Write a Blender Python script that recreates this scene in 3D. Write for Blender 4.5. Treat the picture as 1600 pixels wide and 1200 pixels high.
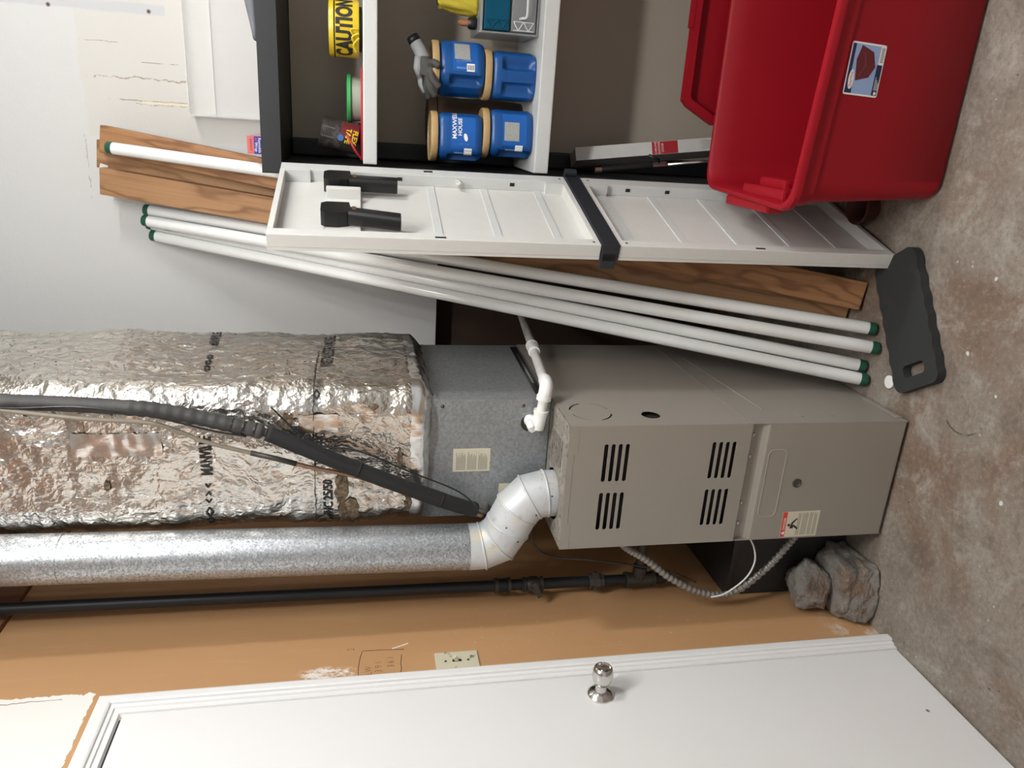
import bpy, bmesh, math, random
from mathutils import Vector, Matrix, noise
random.seed(7)
for o in list(bpy.data.objects): bpy.data.objects.remove(o, do_unlink=True)
scn = bpy.context.scene
COL = scn.collection
PI = math.pi

# ------------------------------------------------------------------ camera
# the phone was held sideways: image right = world down, image up = world right
cam_d = bpy.data.cameras.new('camera'); cam = bpy.data.objects.new('camera', cam_d); COL.objects.link(cam)
yaw, pitch, roll = math.radians(19.705), math.radians(11.38), math.radians(.2258)
w = Vector((-math.sin(yaw)*math.cos(pitch), math.cos(yaw)*math.cos(pitch), -math.sin(pitch)))
r0 = Vector((math.cos(yaw), math.sin(yaw), 0)); d0 = w.cross(r0)
r = r0*math.cos(roll)+d0*math.sin(roll); d = -r0*math.sin(roll)+d0*math.cos(roll)
m = Matrix.Identity(4)
for i in range(3): m[i][0] = d[i]; m[i][1] = r[i]; m[i][2] = -w[i]
m[0][3], m[1][3], m[2][3] = 0, 0, 1.5
cam.matrix_world = m
cam_d.sensor_fit = 'HORIZONTAL'; cam_d.sensor_width = 36; cam_d.lens = 36*1167.76/1600
cam_d.clip_start = .02
scn.camera = cam

# ------------------------------------------------------------------ light
scn.view_settings.view_transform = 'Standard'; scn.view_settings.look = 'None'
scn.view_settings.exposure = .82; scn.view_settings.gamma = 1; scn.view_settings.use_curve_mapping = False
wd = bpy.data.worlds.new('garage_ambience'); scn.world = wd; wd.use_nodes = True
wd.node_tree.nodes['Background'].inputs[0].default_value = (1, 1, .99, 1)
wd.node_tree.nodes['Background'].inputs[1].default_value = .27
def tube_light(name, centre, length, watts, col, n=3):
    """a bare ceiling fluorescent fixture, as a row of soft omnidirectional lamps"""
    for i in range(n):
        l = bpy.data.lights.new(name, 'POINT'); l.energy = watts/n; l.color = col; l.shadow_soft_size = .07
        o = bpy.data.objects.new(name, l); COL.objects.link(o)
        o.location = (centre[0]+length*((i+.5)/n-.5), centre[1], centre[2])
LAMP = (1, 1, .995)
tube_light('near_fixture_lamp', (.5, .66, 2.68), 1.2, 60, LAMP, 4)
tube_light('right_fixture_lamp', (2.0, 1.5, 2.68), 1.2, 58, LAMP, 3)

# ------------------------------------------------------------------ node helpers
class S:
    """a socket with arithmetic, for writing masks as formulas"""
    def __init__(s, nt, sock): s.nt = nt; s.k = sock
    def _m(s, op, b=None, c=None, rev=False):
        n = s.nt.nodes.new('ShaderNodeMath'); n.operation = op
        ins = [s, b] if not rev else [b, s]
        for i, v in enumerate(ins+([c] if c is not None else [])):
            if v is None: continue
            if isinstance(v, S): s.nt.links.new(v.k, n.inputs[i])
            else: n.inputs[i].default_value = v
        return S(s.nt, n.outputs[0])
    def __add__(s, b): return s._m('ADD', b)
    def __sub__(s, b): return s._m('SUBTRACT', b)
    def __mul__(s, b): return s._m('MULTIPLY', b)
    def __rmul__(s, b): return s._m('MULTIPLY', b)
    def __radd__(s, b): return s._m('ADD', b)
    def __rsub__(s, b): return s._m('SUBTRACT', b, rev=True)
    def __lt__(s, b): return s._m('LESS_THAN', b)
    def __gt__(s, b): return s._m('GREATER_THAN', b)
    def __truediv__(s, b): return s._m("DIVIDE", b)
    def abs(s): return s._m('ABSOLUTE')
    def pow(s, b): return s._m('POWER', b)
    def sin(s): return s._m('SINE')
    def mod(s, b): return s._m('FLOORED_MODULO', b)
    def max(s, b): return s._m('MAXIMUM', b)
    def min(s, b): return s._m('MINIMUM', b)
    def ramp(s, a, b):
        n = s.nt.nodes.new('ShaderNodeMapRange'); n.inputs[1].default_value = a; n.inputs[2].default_value = b
        s.nt.links.new(s.k, n.inputs[0]); return S(s.nt, n.outputs[0])
class M:
    def __init__(s, name, col=(.5, .5, .5), rough=.5, metal=0.0):
        s.m = bpy.data.materials.new(name); s.m.use_nodes = True; s.nt = s.m.node_tree
        s.b = s.nt.nodes['Principled BSDF']
        s.b.inputs['Base Color'].default_value = (*col, 1); s.b.inputs['Roughness'].default_value = rough; s.b.inputs['Metallic'].default_value = metal
        s.tc = s.nt.nodes.new('ShaderNodeTexCoord'); s.col = None; s.base = col
        sx = s.nt.nodes.new('ShaderNodeSeparateXYZ'); s.nt.links.new(s.tc.outputs['Object'], sx.inputs[0])
        s.x, s.y, s.z = (S(s.nt, sx.outputs[i]) for i in range(3))
    def vec(s, stretch):
        n = s.nt.nodes.new('ShaderNodeMapping'); n.inputs['Scale'].default_value = stretch
        s.nt.links.new(s.tc.outputs['Object'], n.inputs[0]); return n.outputs[0]
    def noise(s, scale, detail=4, rough=.55, stretch=None, dist=0):
        n = s.nt.nodes.new('ShaderNodeTexNoise'); n.inputs['Scale'].default_value = scale; n.inputs['Detail'].default_value = detail
        n.inputs['Roughness'].default_value = rough; n.inputs['Distortion'].default_value = dist
        s.nt.links.new(s.vec(stretch) if stretch else s.tc.outputs['Object'], n.inputs['Vector']); return S(s.nt, n.outputs[0])
    def voro(s, scale, feature='F1', out=0, stretch=None):
        n = s.nt.nodes.new('ShaderNodeTexVoronoi'); n.feature = feature; n.inputs['Scale'].default_value = scale
        s.nt.links.new(s.vec(stretch) if stretch else s.tc.outputs['Object'], n.inputs['Vector'])
        if out == 1:
            q = s.nt.nodes.new('ShaderNodeSeparateColor'); s.nt.links.new(n.outputs[1], q.inputs[0]); return S(s.nt, q.outputs[0])
        return S(s.nt, n.outputs[0])
    def mix(s, fac, col):
        n = s.nt.nodes.new('ShaderNodeMix'); n.data_type = 'RGBA'; n.clamp_factor = True
        s.nt.links.new(fac.k, n.inputs[0])
        if s.col is None: n.inputs[6].default_value = (*s.base, 1)
        else: s.nt.links.new(s.col, n.inputs[6])
        n.inputs[7].default_value = (*col, 1); s.col = n.outputs[2]
        s.nt.links.new(s.col, s.b.inputs['Base Color']); return s
    def bump(s, h, strength=.3, dist=.005):
        n = s.nt.nodes.new('ShaderNodeBump'); n.inputs['Strength'].default_value = strength; n.inputs['Distance'].default_value = dist
        s.nt.links.new(h.k, n.inputs['Height'])
        if s.b.inputs['Normal'].links: s.nt.links.new(s.b.inputs['Normal'].links[0].from_socket, n.inputs['Normal'])
        s.nt.links.new(n.outputs[0], s.b.inputs['Normal']); return s
    def rough(s, h, a, b):
        n = s.nt.nodes.new('ShaderNodeMapRange'); n.inputs[3].default_value = a; n.inputs[4].default_value = b
        s.nt.links.new(h.k, n.inputs[0]); s.nt.links.new(n.outputs[0], s.b.inputs['Roughness']); return s
def plain(name, col, rough=.5, metal=0, var=.12, scale=30, bump=0):
    m = M(name, col, rough, metal)
    m.mix(m.noise(scale).ramp(.4, .75)*var*3, tuple(c*.75 for c in col))
    if bump: m.bump(m.noise(scale*8), bump, .002)
    return m.m

# ------------------------------------------------------------------ mesh helpers
class MB:
    def __init__(s): s.v = []; s.f = []
    def add(s, vs, fs):
        o = len(s.v); s.v += [tuple(p) for p in vs]; s.f += [tuple(i+o for i in f) for f in fs]; return s
    def box(s, x0, x1, y0, y1, z0, z1):
        return s.add([(x0,y0,z0),(x1,y0,z0),(x1,y1,z0),(x0,y1,z0),(x0,y0,z1),(x1,y0,z1),(x1,y1,z1),(x0,y1,z1)],
                     [(0,3,2,1),(4,5,6,7),(0,1,5,4),(1,2,6,5),(2,3,7,6),(3,0,4,7)])
    def obox(s, c, ax, ay, az, hx, hy, hz):
        c = Vector(c); ax, ay, az = (Vector(a).normalized() for a in (ax, ay, az))
        P = lambda i, j, k: c+ax*hx*i+ay*hy*j+az*hz*k
        return s.add([P(-1,-1,-1),P(1,-1,-1),P(1,1,-1),P(-1,1,-1),P(-1,-1,1),P(1,-1,1),P(1,1,1),P(-1,1,1)],
                     [(0,3,2,1),(4,5,6,7),(0,1,5,4),(1,2,6,5),(2,3,7,6),(3,0,4,7)])
    def loft(s, rings, caps=True, closed=True):
        n = len(rings[0]); vs = [p for q in rings for p in q]; fs = []
        for i in range(len(rings)-1):
            for j in range(n if closed else n-1):
                a, b = i*n+j, i*n+(j+1) % n; fs.append((a, b, b+n, a+n))
        if caps: fs.append(tuple(range(n-1, -1, -1))); fs.append(tuple((len(rings)-1)*n+j for j in range(n)))
        return s.add(vs, fs)
    def tube(s, path, r, n=14, caps=True, rf=None):
        path = [Vector(p) for p in path]; rings = []; up = None
        for i, p in enumerate(path):
            t = (path[min(i+1, len(path)-1)]-path[max(i-1, 0)]).normalized()
            if up is None:
                up = t.orthogonal().normalized()
            up = (up-t*up.dot(t)).normalized(); sd = t.cross(up)
            rr = rf(i) if rf else (r[i] if isinstance(r, (list, tuple)) else r)
            rings.append([p+(up*math.cos(2*PI*k/n)+sd*math.sin(2*PI*k/n))*rr for k in range(n)])
        return s.loft(rings, caps)
    def lathe(s, prof, c=(0,0,0), axis=(0,0,1), n=24, caps=True):
        c = Vector(c); t = Vector(axis).normalized(); u = t.orthogonal().normalized(); q = t.cross(u)
        return s.loft([[c+t*h+(u*math.cos(2*PI*k/n)+q*math.sin(2*PI*k/n))*rr for k in range(n)] for rr, h in prof], caps)
    def build(s, name, mat, parent=None, local=False, smooth=False, bevel=0, seg=2, loc=None):
        off = Vector((0,0,0))
        if not local:
            p = parent
            while p is not None: off += p.location; p = p.parent
        if parent is None and loc is not None: off = Vector(loc)
        me = bpy.data.meshes.new(name)
        me.from_pydata([tuple(Vector(p)-off) for p in s.v], [], s.f); me.update()
        bm = bmesh.new(); bm.from_mesh(me); bmesh.ops.recalc_face_normals(bm, faces=bm.faces)
        if bevel:
            es = [e for e in bm.edges if len(e.link_faces) == 2 and e.calc_face_angle(0) > .6]
            if es: bmesh.ops.bevel(bm, geom=es, offset=bevel, segments=seg, affect='EDGES', profile=.6, clamp_overlap=True)
        bm.to_mesh(me); bm.free()
        if mat: me.materials.append(mat)
        o = bpy.data.objects.new(name, me); COL.objects.link(o)
        if parent is not None: o.parent = parent
        elif loc is not None: o.location = loc
        if smooth:
            for p in me.polygons: p.use_smooth = True
            if bevel or smooth == 'auto':
                try: me.set_sharp_from_angle(angle=.7)
                except Exception: pass
        return o
def tag(o, label, cat, group=None, kind=None):
    o['label'] = label; o['category'] = cat
    if group: o['group'] = group
    if kind: o['kind'] = kind
    return o
def struct(o): o['kind'] = 'structure'; return o
def thing(name, label, cat, loc=(0,0,0), group=None):
    o = bpy.data.objects.new(name, None); COL.objects.link(o); o.location = loc; o.empty_display_size = .05
    return tag(o, label, cat, group)
def smoothpath(pts, k=8):
    pts = [Vector(p) for p in pts]; out = []
    for i in range(len(pts)-1):
        p0, p1, p2, p3 = pts[max(i-1,0)], pts[i], pts[i+1], pts[min(i+2,len(pts)-1)]
        for j in range(k):
            t = j/k
            out.append(.5*((2*p1)+(p2-p0)*t+(2*p0-5*p1+4*p2-p3)*t*t+(3*p1-p0-3*p2+p3)*t**3))
    out.append(pts[-1]); return out
def curve_mesh(cd):
    o = bpy.data.objects.new('temporary', cd); COL.objects.link(o)
    dg = bpy.context.evaluated_depsgraph_get(); me = bpy.data.meshes.new_from_object(o.evaluated_get(dg))
    vs = [tuple(v.co) for v in me.vertices]; fs = [tuple(p.vertices) for p in me.polygons]
    bpy.data.objects.remove(o, do_unlink=True); bpy.data.curves.remove(cd); bpy.data.meshes.remove(me)
    return vs, fs
def plate(outline, holes, thick):
    """flat plate in the xy plane with real holes"""
    cd = bpy.data.curves.new('temporary', 'CURVE'); cd.dimensions = '2D'; cd.fill_mode = 'BOTH'; cd.extrude = thick/2
    for poly in [outline]+holes:
        sp = cd.splines.new('POLY'); sp.points.add(len(poly)-1); sp.use_cyclic_u = True
        for p, q in zip(sp.points, poly): p.co = (q[0], q[1], 0, 1)
    return curve_mesh(cd)
def text(s, size, align='CENTER', sx=1.0, bold=0):
    cd = bpy.data.curves.new('temporary', 'FONT'); cd.body = s; cd.size = size; cd.align_x = align; cd.align_y = 'CENTER'; cd.resolution_u = 3; cd.offset = bold
    vs, fs = curve_mesh(cd); return [(a*sx, b, c) for a, b, c in vs], fs
def mapped(vf, fn): return [fn(*p) for p in vf[0]], vf[1]
def rrect(x0, x1, y0, y1, r, n=5):
    out = []
    for cx, cy, a in ((x1-r, y1-r, 0), (x0+r, y1-r, 90), (x0+r, y0+r, 180), (x1-r, y0+r, 270)):
        for i in range(n+1):
            t = math.radians(a+90*i/n); out.append((cx+r*math.cos(t), cy+r*math.sin(t)))
    return out
def circ(cx, cy, r, n=24, ry=None): return [(cx+r*math.cos(2*PI*i/n), cy+(ry or r)*math.sin(2*PI*i/n)) for i in range(n)]
def fbm(p, o=4): return noise.fractal(Vector(p), 1.0, 2.0, o)

# ------------------------------------------------------------------ materials
def make_floor():
    m = M('stained_concrete', (.235, .20, .165), .75)
    n1 = m.noise(2.0, 7, .62, dist=.8); n2 = m.noise(8, 9, .7, dist=.5); n3 = m.noise(70, 7, .75)
    m.mix(n1.ramp(.48, .60)*.85, (.175, .115, .08))
    m.mix(m.noise(3.4, 8, .7, dist=.7).ramp(.54, .64)*.8, (.31, .285, .245))
    m.mix(n2.ramp(.53, .66)*.7, (.36, .335, .295))
    m.mix(n2.ramp(.46, .36)*.6, (.12, .095, .075))
    m.mix(m.noise(4.6, 6, .65).ramp(.56, .70)*.7, (.15, .12, .095))
    m.mix(n3.ramp(.50, .66)*.5, (.10, .082, .066)); m.mix(n3.ramp(.46, .34)*.35, (.42, .39, .35))
    m.mix(m.voro(30).ramp(.13, .06)*m.noise(5).ramp(.56, .6), (.46, .43, .39))
    m.mix(m.voro(12).ramp(.05, .03)*m.noise(3.3).ramp(.5, .55), (.035, .03, .028))
    rr = ((m.x+.605).pow(2)+(m.y-1.515).pow(2)).pow(.5)
    m.mix(((rr-.075+n2*.008-.004).abs() < .0022)*((m.x+.64) < 0)*((m.y-1.50) < .06)*m.noise(25).ramp(.4, .5)*.8, (.04, .033, .028))
    m.bump(n3, .35, .004); m.bump(n2, .3, .006); m.rough(n2, .5, .9); return m.m
def make_tan():
    m = M('tan_painted_board', (.50, .285, .135), .6)
    s = m.noise(3, 5, .6, stretch=(1, 1, .3)); m.mix(s.ramp(.42, .75)*.5, (.40, .215, .095))
    m.mix(m.noise(40, 5, .7, stretch=(1, 1, .12)).ramp(.55, .8)*.35, (.56, .36, .2))
    m.mix(m.voro(9).ramp(.03, .018)*m.noise(2.5).ramp(.52, .58), (.10, .055, .03))
    # worn, scuffed paint around the switch and low on the board
    m.mix(m.noise(55, 6, .75).ramp(.6, .68)*m.noise(5).ramp(.5, .6)*(m.z < 1.3)*.6, (.62, .45, .3))
    m.mix(m.noise(18, 6, .7).ramp(.5, .62)*(.10+m.noise(6)*.12-m.z).ramp(0, .05), (.62, .53, .42))
    m.mix(m.noise(60, 6, .75, stretch=(1, 1, .5)).ramp(.47, .56)*((m.y-1.595-m.noise(12)*.05+.02).abs().ramp(.03, .012))*((m.z-1.585).abs().ramp(.085, .05)), (.78, .74, .69))
    m.mix(((m.y-1.7+(m.z-1.4)*.4+m.noise(8)*.02).abs().ramp(.0035, .002))*((m.z-1.40).abs() < .022)*.8, (.80, .74, .66))
    # white paint brushed over the corner above the door
    e = m.noise(45, 4, .6)*.03-.015
    msk = (m.y+e < 1.60)*(m.z+e*.6 > 2.131)
    m.mix(msk, (.80, .78, .74))
    m.mix(msk*((m.y-1.585+m.noise(20)*.02-.01).abs() < .0012)*(m.z > 2.2), (.3, .25, .2))
    m.bump(m.noise(25, 5), .08, .003); return m.m
def make_white_wall():
    m = M('white_wall_paint', (.585, .585, .575), .62)
    wob = m.noise(9, 6, .65)-.5
    cream = (m.x+wob*.08 > -.13)*(m.z+wob*.06 < 2.37)
    m.mix(cream*.9, (.58, .562, .52))
    m.mix(m.noise(3, 4).ramp(.5, .8)*.35, (.58, .585, .575))
    m.mix((m.x+wob*.02-.262).abs().ramp(.018, .012)*(m.z+wob*.05 > 2.11), (.50, .51, .52))
    fine = (m.noise(14, 7, .75)-.5)
    for x0, a, b, wd_, am in ((.055, 2.05, 2.365, .0022, .05), (-.012, 2.0, 2.30, .0016, .02), (-.022, 2.0, 2.22, .0016, .05), (.105, 2.08, 2.19, .0014, .006), (.16, 2.25, 2.37, .001, .02)):
        m.mix(((m.x+fine*am-x0).abs() < wd_)*(m.z > a)*(m.z < b)*m.noise(30).ramp(.4, .5), (.34, .29, .23))
    m.mix(((m.x+.017).abs() < .004)*(m.z > 2.0)*(m.z < 2.2)*.7, (.74, .66, .48))
    m.mix(((m.z-2.385+fine*.04).abs() < .0012)*(m.x > -.33)*(m.x < -.12)*m.noise(22).ramp(.5, .56), (.35, .32, .28))
    m.mix(m.voro(5).ramp(.022, .012)*m.noise(4).ramp(.5, .55), (.12, .10, .09))
    for nx, nz2 in ((.251, 2.444), (.2555, 2.155)):
        m.mix(((m.x-nx).pow(2)+(m.z-nz2).pow(2)).pow(.5).ramp(.008, .004), (.10, .045, .04))
    m.bump(m.noise(140, 3), .25, .0025); m.bump(m.noise(12, 4), .12, .005); return m.m
MF, MT, MW = make_floor(), make_tan(), make_white_wall()
white = M('white_gloss_paint', (.77, .77, .765), .38)
white.mix(white.voro(16).ramp(.11, .07)*white.noise(9).ramp(.47, .52)*(white.z < .15)*(white.y < 1.40), (.12, .12, .11)); white.mix(white.noise(3).ramp(.5, .8)*.2, (.72, .72, .70)); white = white.m
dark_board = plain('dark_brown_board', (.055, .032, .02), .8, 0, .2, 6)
brown_board = plain('brown_beam', (.25, .12, .06), .7, 0, .2, 8)
def wood(name, a, b, seed):
    m = M(name, a, .6)
    wv = m.noise(3.1+seed, 3, .5, stretch=(2.2, 2.2, .55))
    rings = (((m.x+m.y*.4)*95+wv*42+seed*3).sin()*.5+.5)
    m.mix(rings.pow(4)*.8, b); g = m.noise(26, 6, .7, stretch=(3, 3, .10), dist=.5)
    m.mix(g.ramp(.48, .68)*.45, b); m.mix(m.noise(2.2+seed, 4).ramp(.5, .7)*.45, tuple(c*1.25 for c in a))
    kn = m.voro(7+seed, stretch=(1, 1, .42))
    m.mix(kn.ramp(.16, .06)*.7, tuple(c*.62 for c in b)); m.mix(kn.ramp(.07, .035), tuple(c*.22 for c in b))
    m.mix(m.voro(13, stretch=(1, 1, .3)).ramp(.035, .02)*m.noise(6).ramp(.5, .55), (.03, .02, .012))
    m.bump(g, .1, .002); return m.m
wood_pale = wood('pale_fir_wood', (.38, .215, .10), (.20, .09, .035), .4)
wood_mid = wood('fir_wood', (.36, .195, .09), (.17, .075, .028), 0)
wood_dark = wood('reddish_fir_wood', (.36, .18, .075), (.17, .07, .026), .9)
def make_furn(name, a):
    m = M(name, a, .42)
    m.mix(m.noise(2.5, 5).ramp(.45, .8)*.4, tuple(c*.82 for c in a)); m.mix(m.noise(30, 6, .7, stretch=(1, .15, 1)).ramp(.6, .8)*.18, tuple(c*1.2 for c in a))
    m.bump(m.noise(160, 2), .05, .001); return m.m
furn = make_furn('taupe_furnace_enamel', (.285, .258, .222))
m = M('dusty_furnace_top', (.24, .22, .19), .7); m.mix(m.noise(30, 7, .7).ramp(.5, .62), (.36, .33, .27)); m.mix(m.noise(70, 5).ramp(.55, .65), (.13, .11, .085)); furn_top = m.m
black = plain('black_void', (.012, .011, .010), .8)
m = M('textured_galvanised_coil_cabinet', (.31, .325, .335), .42, .35); sp = m.voro(160, out=1); m.mix(sp.ramp(.1, .95), (.225, .24, .25)); m.mix(m.noise(6).ramp(.5, .75)*.5, (.26, .26, .255))
m.bump(m.noise(230, 2), .35, .0015); coil = m.m
def make_galv():
    m = M('galvanised_steel', (.52, .54, .55), .34, .85)
    v = m.voro(300, out=1); m.mix(v.ramp(0, 1), (.24, .26, .28)); m.mix(m.voro(230, out=1).ramp(.55, 1)*.6, (.72, .73, .74))
    m.rough(v, .30, .56); m.bump(v, .08, .001); return m.m
galv = make_galv()
m = M('white_painted_duct', (.60, .62, .63), .45, .25); m.mix(m.noise(8, 5).ramp(.48, .62)*.6, (.42, .46, .50)); m.mix(m.noise(14, 6, .7).ramp(.56, .66)*.8, (.66, .58, .42)); m.mix(m.noise(60).ramp(.6, .7)*.4, (.3, .32, .34)); paint_duct = m.m
def make_foil():
    m = M('crinkled_foil_jacket', (.71, .685, .64), .25, 1.0); nt = m.nt
    # warped coordinates give irregular flat facets with sharp folds between them
    nz_ = nt.nodes.new('ShaderNodeTexNoise'); nz_.inputs['Scale'].default_value = 9; nz_.inputs['Detail'].default_value = 4
    nt.links.new(m.tc.outputs['Object'], nz_.inputs['Vector'])
    va = nt.nodes.new('ShaderNodeVectorMath'); va.operation = 'MULTIPLY_ADD'; va.inputs[1].default_value = (.16, .16, .16)
    nt.links.new(nz_.outputs['Color'], va.inputs[0]); nt.links.new(m.tc.outputs['Object'], va.inputs[2])
    def facets(scale, stretch):
        mp = nt.nodes.new('ShaderNodeMapping'); mp.inputs['Scale'].default_value = stretch; nt.links.new(va.outputs[0], mp.inputs[0])
        v = nt.nodes.new('ShaderNodeTexVoronoi'); v.inputs['Scale'].default_value = scale; v.feature = 'F1'; nt.links.new(mp.outputs[0], v.inputs['Vector'])
        return S(nt, v.outputs[0])
    big = m.noise(5, 5, .6, dist=1.5)
    g1 = ((m.z*2*PI/.0105).sin()).pow(8); hx = m.x+m.y
    g2 = ((hx*2*PI/.0105).sin()).pow(8)
    m.mix(m.noise(2.6, 5, .6).ramp(.42, .72)*.5, (.70, .59, .46))
    m.mix(m.noise(9, 7, .75).ramp(.60, .70)*.45, (.42, .36, .29))
    m.mix((g1.max(g2))*.16, (.42, .40, .37))
    m.bump(big, .5, .015); m.bump(facets(24, (1, 1, .6)), .55, .010); m.bump(facets(70, (1, 1, .8)), .45, .004); m.bump(g1.max(g2), .10, .0008)
    m.rough(m.noise(7, 4), .16, .34); return m.m
foil = make_foil()
m = M('shiny_foil_tape', (.84, .83, .81), .24, 1.0); m.bump(m.noise(25, 5, .6, stretch=(1, 1, .3), dist=1), .35, .004); foil_tape = m.m
ink = plain('black_ink', (.02, .02, .02), .7)
fibre = M('torn_brown_fibreglass', (.10, .07, .045), .95); fibre.mix(fibre.noise(90, 5).ramp(.45, .65), (.25, .19, .12)); fibre.bump(fibre.noise(120), .8, .006); fibre = fibre.m
foam = M('black_foam_tube', (.013, .013, .014), .8); foam.mix(foam.noise(10, 6, .7).ramp(.62, .72)*.5, (.05, .05, .05)); foam.bump(foam.noise(60), .15, .002); foam = foam.m
grey_wrap = M('grey_wrapped_line', (.035, .035, .034), .6); grey_wrap.mix(grey_wrap.noise(12, 5).ramp(.45, .7), (.07, .067, .062)); grey_wrap.bump(grey_wrap.noise(40, 4), .3, .003); grey_wrap = grey_wrap.m
black_tape = plain('black_vinyl_tape', (.015, .015, .016), .25)
copper = plain('tarnished_copper', (.30, .19, .13), .4, .8)
copper_sheath = plain('dusty_sheathed_line', (.25, .22, .17), .6)
black_pipe = plain('black_iron_pipe', (.022, .024, .028), .45, .3)
iron = plain('grey_iron_fitting', (.075, .07, .065), .5, .5)
steel = plain('bare_steel', (.55, .55, .54), .3, 1)
chrome = plain('satin_chrome', (.68, .66, .63), .2, 1)
conduit_m = plain('grey_flexible_conduit', (.30, .29, .27), .45, .4)
pvc = M('white_pvc', (.78, .78, .75), .35); pvc.mix(pvc.noise(14, 6, .7).ramp(.55, .7)*.35, (.45, .42, .37)); pvc = pvc.m
pvc_dirty = M('dirty_pvc', (.52, .50, .46), .45); pvc_dirty.mix(pvc_dirty.noise(10, 6, .7, stretch=(1, .3, 1)).ramp(.5, .62), (.26, .24, .20)); pvc_dirty = pvc_dirty.m
pvc_new = plain('clean_white_pvc', (.85, .85, .83), .3, 0, .03)
cream = M('aged_cream_plastic', (.60, .56, .42), .5); cream.mix(cream.noise(30, 6).ramp(.62, .68), (.14, .12, .08)); cream = cream.m
paper = plain('yellowed_paper_label', (.62, .58, .45), .6, 0, .08)
print_grey = plain('grey_print', (.26, .25, .20), .7)
red_ink = plain('red_print', (.62, .06, .04), .6, 0, .03)
white_ink = plain('white_print', (.85, .85, .84), .6, 0, .02)
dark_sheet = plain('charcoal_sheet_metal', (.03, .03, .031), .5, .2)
rock_m = M('grey_brown_rock', (.25, .235, .21), .85); rock_m.mix(rock_m.noise(7, 6, .6).ramp(.5, .6), (.20, .135, .095)); rock_m.mix(rock_m.noise(60, 6, .7).ramp(.58, .7)*.7, (.45, .43, .40)); rock_m.mix(rock_m.noise(16, 5).ramp(.58, .66), (.12, .11, .10)); rock_m.bump(rock_m.noise(60, 8, .75), .9, .008); rock_m = rock_m.m
conc_m = M('old_concrete', (.20, .19, .17), .85); conc_m.mix(conc_m.noise(30, 6).ramp(.5, .7), (.14, .13, .115)); conc_m.bump(conc_m.noise(60, 6), .3, .004); conc_m = conc_m.m
cab_black = plain('charcoal_plastic', (.010, .0115, .014), .5)
cab_grey = plain('light_grey_plastic', (.60, .615, .60), .42, 0, .04)
cab_back = plain('taupe_back_panel', (.46, .40, .325), .6, 0, .06, 3)
door_m = plain('off_white_plastic', (.63, .63, .60), .4, 0, .04)
slate = plain('dark_slate_plastic', (.017, .020, .026), .45)
tool_black = plain('black_tool_plastic', (.008, .008, .009), .42)
tube_m = plain('frosted_white_tube_glass', (.80, .81, .80), .16, 0, .02)
green_cap = plain('dark_green_cap', (.012, .085, .05), .4)
red_plastic = M('red_tote_plastic', (.29, .004, .012), .5); red_plastic.b.inputs['Specular IOR Level'].default_value = .28; red_plastic.mix(red_plastic.voro(4).ramp(.02, .012)*red_plastic.noise(3).ramp(.55, .6), (.6, .25, .25)); red_plastic.bump(red_plastic.noise(500, 2), .05, .0008); red_plastic = red_plastic.m
navy = plain('navy_print', (.012, .022, .075), .5, 0, .02)
sky_blue = plain('pale_blue_print', (.30, .42, .68), .5, 0, .02)
maroon = plain('maroon_print', (.13, .014, .022), .5, 0, .05)
pad_m = M('charcoal_foam_pad', (.024, .026, .025), .95); pad_m.bump(pad_m.noise(300, 3), .4, .002); pad_m.mix(pad_m.noise(12, 5).ramp(.6, .8)*.4, (.05, .048, .044)); pad_m = pad_m.m
blue_can = M('blue_canister_plastic', (.006, .075, .27), .36); blue_can.mix(blue_can.noise(6).ramp(.4, .8)*.4, (.005, .055, .21)); blue_can = blue_can.m
blue_lab = plain('bright_blue_label', (.009, .11, .43), .38, 0, .05)
gold_lid = plain('tan_gold_lid', (.46, .31, .14), .4, 0, .05)
dark_lid = plain('dark_brown_lid', (.05, .03, .018), .5)
duct_tape = M('grey_duct_tape', (.36, .37, .36), .45); duct_tape.mix(duct_tape.noise(200, 3, .6, stretch=(1, 1, 3)).ramp(.5, .6)*.5, (.22, .23, .23)); duct_tape = duct_tape.m
glove_dark = plain('dark_grey_rubber', (.05, .048, .045), .7)
glove_lite = plain('grey_knit', (.27, .28, .29), .8)
yellow = plain('yellow_tape_plastic', (.72, .52, .02), .35, 0, .05)
yellow_cloth = plain('yellow_cloth', (.55, .45, .04), .8, 0, .2, 20)
green_lid = plain('bright_green_lid', (.05, .42, .12), .4, 0, .04)
def clear(name, col, alpha_rough=.2, trans=.75):
    m = M(name, col, alpha_rough); m.b.inputs['Transmission Weight'].default_value = trans; m.b.inputs['IOR'].default_value = 1.2
    m.mix(m.noise(20).ramp(.5, .8)*.15, tuple(c*.85 for c in col)); return m.m
clear_m = clear('cloudy_clear_plastic', (.9, .9, .88), .3, 0); clear_m.node_tree.nodes['Principled BSDF'].inputs['Alpha'].default_value = .38
clear_tub = clear('milky_plastic', (.66, .78, .64), .35, .5)
clear_org = clear('smoky_clear_plastic', (.70, .72, .73), .25, .7)
blue_drawer = clear('blue_translucent_drawer', (.012, .12, .21), .25, .35)
red_gloss = plain('red_plastic', (.45, .015, .03), .35, 0, .03)
card = plain('white_card_box', (.62, .62, .60), .6, 0, .06)
orange_brown = plain('reddish_brown_rubber', (.07, .022, .014), .7)

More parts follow.
